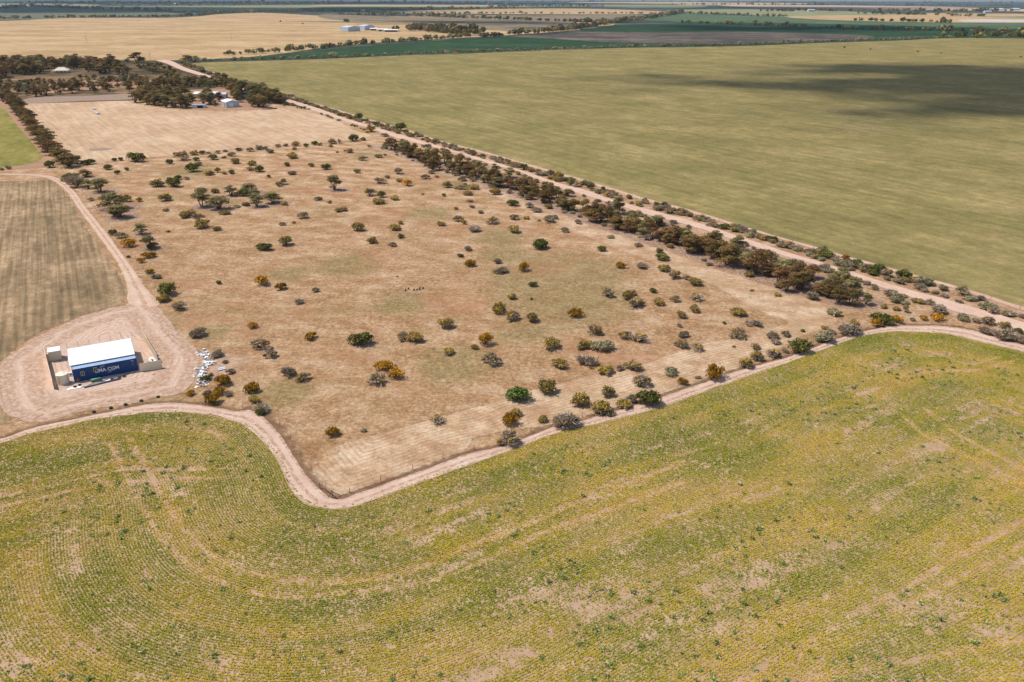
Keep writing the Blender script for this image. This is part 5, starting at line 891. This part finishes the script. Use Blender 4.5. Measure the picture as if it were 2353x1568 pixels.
def heap(name, pts, n_, spread_, size, label, seed):
    r = np.random.default_rng(seed); C = np.array(pts, float); e = empty(name, C[0][0], C[0][1], .0, 0, label, 'rubble')
    mats = ['sheetw', 'sheetw', 'white', 'white', 'steel', 'wood']; l = catmull(C, .5)
    for i in range(n_):
        p = l[int(r.integers(len(l)))] + r.normal(0, spread_, 2); a, b = r.uniform(*size), r.uniform(*size) * .6
        o = MB().box(-a, a, -b, b, -.04, .04).build('slab', MT[mats[int(r.integers(6))]], e); o.location = (p[0] - C[0][0], p[1] - C[0][1], r.uniform(.05, .3)); o.rotation_euler = (r.normal(0, .3), r.normal(0, .3), r.uniform(0, 3.14))
heap('rubble_heap', RUBBLE, 170, .7, (.1, .45), 'long heap of broken white panels beside the yard', 3)
x, y = loc(14.6, 2.9); heap('rubble_heap', [(x, y), (x + .6, y + 1.0), (x + .2, y + 1.6)], 24, .45, (.15, .5), 'white scrap pile at the foot of the steel fence', 5)
x, y = RUBBLE_SHEET; e = empty('roofing_sheet', x, y, 0, .55, 'striped corrugated sheet propped up beside the rubble heap', 'roofing sheet')
for k in range(4): o = MB().box(0, 1.5, k * .26, k * .26 + .22, .2, .23).build('rib', MT['steel' if k % 2 else 'white'], e); o.rotation_euler = (.25, 0, 0)
# corner stay of the paddock fence
x, y = STAY; e = empty('corner_stay', x, y, 0, 0, 'weathered timber corner stay where the track bends', 'fence post')
MB().tube([(0, 0, -.2), (0, 0, 1.5)], .11, 8).build('post', MT['wood'], e); MB().tube([(0, 0, 1.35), (-2.6, 2.7, 1.15)], .09, 8).build('rail', MT['wood'], e); MB().tube([(-2.6, 2.7, -.1), (-2.6, 2.7, 1.25)], .09, 8).build('post', MT['wood'], e)
MB().tube([(0, 0, 1.2), (1.3, .5, .05)], .06, 6).build('brace', MT['wood'], e)
# paddock fences
def off_line(l, d, sp, y0=None):
    P = along(l, sp); T_ = np.gradient(P, axis=0); T_ /= np.linalg.norm(T_, axis=1)[:, None]; return P + np.stack([-T_[:, 1], T_[:, 0]], 1) * d
tl = off_line(ln['track_outer'], 1.1, 6.0); wire_fence([tuple(p) for p in tl if -60 < p[0] < 105], 'thin post and wire fence beside the curving track', 1.15, 'wood', .05)
nl = off_line(ln['north_right'], -2.4, 6.0); wire_fence([tuple(p) for p in nl if p[1] < 345], 'thin post and wire fence along the two wheel lane', 1.15, 'wood', .05)
wire_fence([tuple(p) for p in along(catmull(FENCE_TOP, 5), 6.5)], 'thin post and wire fence below the stubble field', 1.2, 'wood', .06)
wire_fence([tuple(p) for p in along(catmull(FENCE_HOME, 5), 7)], 'thin post and wire fence above the stubble field', 1.3, 'wood', .07)
rf_ = off_line(ln['road_near'], -4.5, 7.0); wire_fence([tuple(p) for p in rf_ if 190 < p[1] < 430], 'post and wire fence between gravel road and tree belt', 1.15, 'wood', .05)
ef_ = off_line(ln['edge_near'], 0.6, 8.0); wire_fence([tuple(p) for p in ef_ if 180 < p[1] < 620], 'post and wire fence along the big green field', 1.15, 'wood', .05)
# dark stumps in the middle of the paddock
for dx, dy, h in ((0, 0, .5), (-2.2, -.6, .7), (-1.6, .8, .6), (1.5, .6, .8), (.8, .1, .5), (2.3, 1.2, .6)):
    o = MB().tube([(0, 0, -.1), (.05, .03, h * .5), (.12, .1, h)], [.28, .22, .12], 7).build('stump', MT['stem']); o.location = (STUMP[0] + dx, STUMP[1] + dy, 0); tag(o, 'dark burnt stump in the little row in the paddock', 'stump', 'burnt stumps in the paddock')
# ---------------------------------------------------------------- white utility vehicle on the road
def ute(x, y, rz):
    e = empty('utility_truck', x, y, .07, rz, 'white utility truck driving on the gravel road', 'truck')
    def hull(prof, y0, y1, nm, mt_, par, inset=0):
        N = len(prof); V = [(px, y0 + (inset if pz > 1.2 else 0), pz) for px, pz in prof] + [(px, y1 - (inset if pz > 1.2 else 0), pz) for px, pz in prof]
        return MB().add(V, [tuple(range(N)), tuple(range(2 * N - 1, N - 1, -1))] + [(i, i + N, (i + 1) % N + N, (i + 1) % N) for i in range(N)]).build(nm, MT[mt_], par)
    b = hull([(-2.6, .45), (2.5, .45), (2.6, .75), (2.5, 1.05), (1.3, 1.15), (-2.6, 1.15)], -.9, .9, 'body', 'car', e)
    cb = hull([(1.35, 1.15), (.65, 1.75), (-.85, 1.78), (-1.05, 1.15)], -.86, .86, 'cab', 'car', e, .12)
    o = MB().add([(1.36, -.72, 1.19), (1.36, .72, 1.19), (.72, .64, 1.72), (.72, -.64, 1.72)], [(0, 1, 2, 3)]).build('windscreen', MT['glass'], cb)
    for s in (-1, 1): MB().add([(.95, s * .865, 1.22), (.55, s * .77, 1.68), (-.75, s * .77, 1.68), (-.9, s * .865, 1.22)], [(0, 1, 2, 3)]).build('side_window', MT['glass'], cb)
    MB().box(-2.5, -1.15, -.75, .75, 1.151, 1.17).build('tray_liner', MT['dark'], b)
    for px in (-1.55, 1.6):
        for s in (-1, 1):
            wh = MB().lathe([(.2, -.11), (.34, -.11), (.37, 0), (.34, .11), (.2, .11)], 16, (0, 0, 0), 'y').build('wheel', MT['rubber'], e); wh.location = (px, s * .84, .37); MB().lathe([(.001, .06), (.2, .06), (.2, -.06), (.001, -.06)], 12, (0, 0, 0), 'y').build('rim', MT['steel'], wh)
    for s in (-1, 1): MB().box(2.50, 2.6, s * .7 - .16, s * .7 + .16, .8, .98).build('headlight', MT['glass'], e)
    MB().box(2.56, 2.62, -.45, .45, .62, .85).build('grille', MT['dark'], e)
ute(*UTE)
for i, (x, y) in enumerate(BALES):
    o = MB().box(-1.2, 1.2, -.65, .65, 0, 1.25).build('hay_bale', MT['sheetw']); bv = o.modifiers.new('b', 'BEVEL'); bv.width = .12; bv.segments = 2; o.location = (x, y, .04); o.rotation_euler = (0, 0, .3 + i); tag(o, 'pale square bale lying in the stubble field', 'bale', 'bales in the stubble field')
sheet('dam', [(POND[0] + 6 * math.cos(a) * (1 + .2 * math.sin(3 * a)), POND[1] + 4.5 * math.sin(a)) for a in np.linspace(0, 6.28, 12, endpoint=False)], .08, 2, MT['gravel'], None, .4, 3, label='small dry hollow in the stubble field')
# ---------------------------------------------------------------- buildings
def gable(name, x, y, rz, L_, W_, h, rise, label, wall='grey_steel', roof='grey_steel', doors=(), eave=.3, skill=False):
    e = empty(name, x, y, .05, rz, label, 'building'); w_ = MB(); a, b = L_ / 2, W_ / 2
    V = [(-a, -b, 0), (a, -b, 0), (a, b, 0), (-a, b, 0), (-a, -b, h), (a, -b, h), (a, b, h), (-a, b, h), (-a, 0, h + rise), (a, 0, h + rise)]
    w_.add(V, [(0, 1, 5, 4), (2, 3, 7, 6), (1, 2, 6, 9, 5), (3, 0, 4, 8, 7)]).build('wall', MT[wall], e)
    s = rise / b; A, B_ = a + eave, b + eave; z0 = h - s * eave + .06; z1 = h + rise + .06; t = .08
    V = [(-A, -B_, z0), (A, -B_, z0), (A, 0, z1), (-A, 0, z1), (A, B_, z0), (-A, B_, z0)]; V += [(x_, y_, z_ + t) for x_, y_, z_ in V]
    r = MB().add(V, [(0, 3, 2, 1), (3, 5, 4, 2), (6, 7, 8, 9), (9, 8, 10, 11), (0, 1, 7, 6), (1, 2, 8, 7), (2, 4, 10, 8), (4, 5, 11, 10), (5, 3, 9, 11), (3, 0, 6, 9)]).build('roof', MT[roof], e)
    for (sd, c0, wd, hd, mt_) in doors:
        m = MB()
        if sd == 'f': m.box(c0 - wd / 2, c0 + wd / 2, -b - .05, -b + .02, .02, hd)
        if sd == 'r': m.box(a - .02, a + .05, c0 - wd / 2, c0 + wd / 2, .02, hd)
        if sd == 'l': m.box(-a - .05, -a + .02, c0 - wd / 2, c0 + wd / 2, .02, hd)
        m.build('door' if hd > 2 and mt_ != 'glass' else 'window', MT[mt_], e)
    return e
for a in BUILDINGS: gable(*a[:1], *a[1])
# hip roofed house among the dark trees
hx, hy = HOUSE; e = empty('farm_house', hx, hy, 0, .25, 'cream hip roofed house half hidden in dark trees', 'house'); e.scale = (.8, .8, .8)
MB().box(-8, 8, -6, 6, 0, 3.2).build('wall', MT['cream'], e); r = MB().add([(-9, -7, 3.2), (9, -7, 3.2), (9, 7, 3.2), (-9, 7, 3.2), (-3.5, 0, 6.4), (3.5, 0, 6.4)], [(0, 1, 5, 4), (1, 2, 5), (2, 3, 4, 5), (3, 0, 4), (3, 2, 1, 0)]).build('roof', MT['tile'], e); MB().box(1, 2, .5, 1.5, 5, 7.2).build('chimney', MT['brown'], r)
MB().box(-10, 10, -11, -7.1, 2.6, 2.75).build('verandah_roof', MT['white'], e)
for k in range(5): MB().box(-9.6 + k * 4.8 - .08, -9.6 + k * 4.8 + .08, -10.8, -10.6, 0, 2.6).build('verandah_post', MT['white'], e)
for k in (-5, 0, 5): MB().box(k - 1, k + 1, -6.06, -5.98, .9, 2.3).build('window', MT['glass'], e)
# power poles
for x, y, h in POLES:
    e = empty('power_pole', x, y, 0, rng.uniform(-.2, .2), 'tall timber power pole standing in the far fields', 'pole', 'power poles in the far fields'); hh = max(9, h)
    MB().tube([(0, 0, -.3), (0, 0, hh)], [.2, .14], 6).build('post', MT['wood'], e); MB().box(-1.2, 1.2, -.07, .07, hh - .9, hh - .75).build('cross_arm', MT['wood'], e)
    for k in (-1, 0, 1): MB().tube([(k, 0, hh - .75), (k, 0, hh - .5)], .06, 5).build('insulator', MT['white'], e)
for x, y, wd, ty in LONE: plant(x, y, wd, ty, 'standing alone in a far open field')
# ---------------------------------------------------------------- air
hz = MB().box(-31000, 31000, -320, 21200, -1.1, 90).build('haze', MT['white']); hz.data.materials.clear(); m = bpy.data.materials.new('haze'); m.use_nodes = True; m.node_tree.nodes.clear()
_o = m.node_tree.nodes.new('ShaderNodeOutputMaterial'); _v = m.node_tree.nodes.new('ShaderNodeVolumePrincipled'); _v.inputs['Color'].default_value = (.62, .79, 1, 1); _v.inputs['Density'].default_value = HAZE; _v.inputs['Anisotropy'].default_value = .2
m.node_tree.links.new(_v.outputs[0], _o.inputs['Volume']); hz.data.materials.append(m); tag(hz, 'thin blue air haze over the plain', 'haze', kind='stuff')
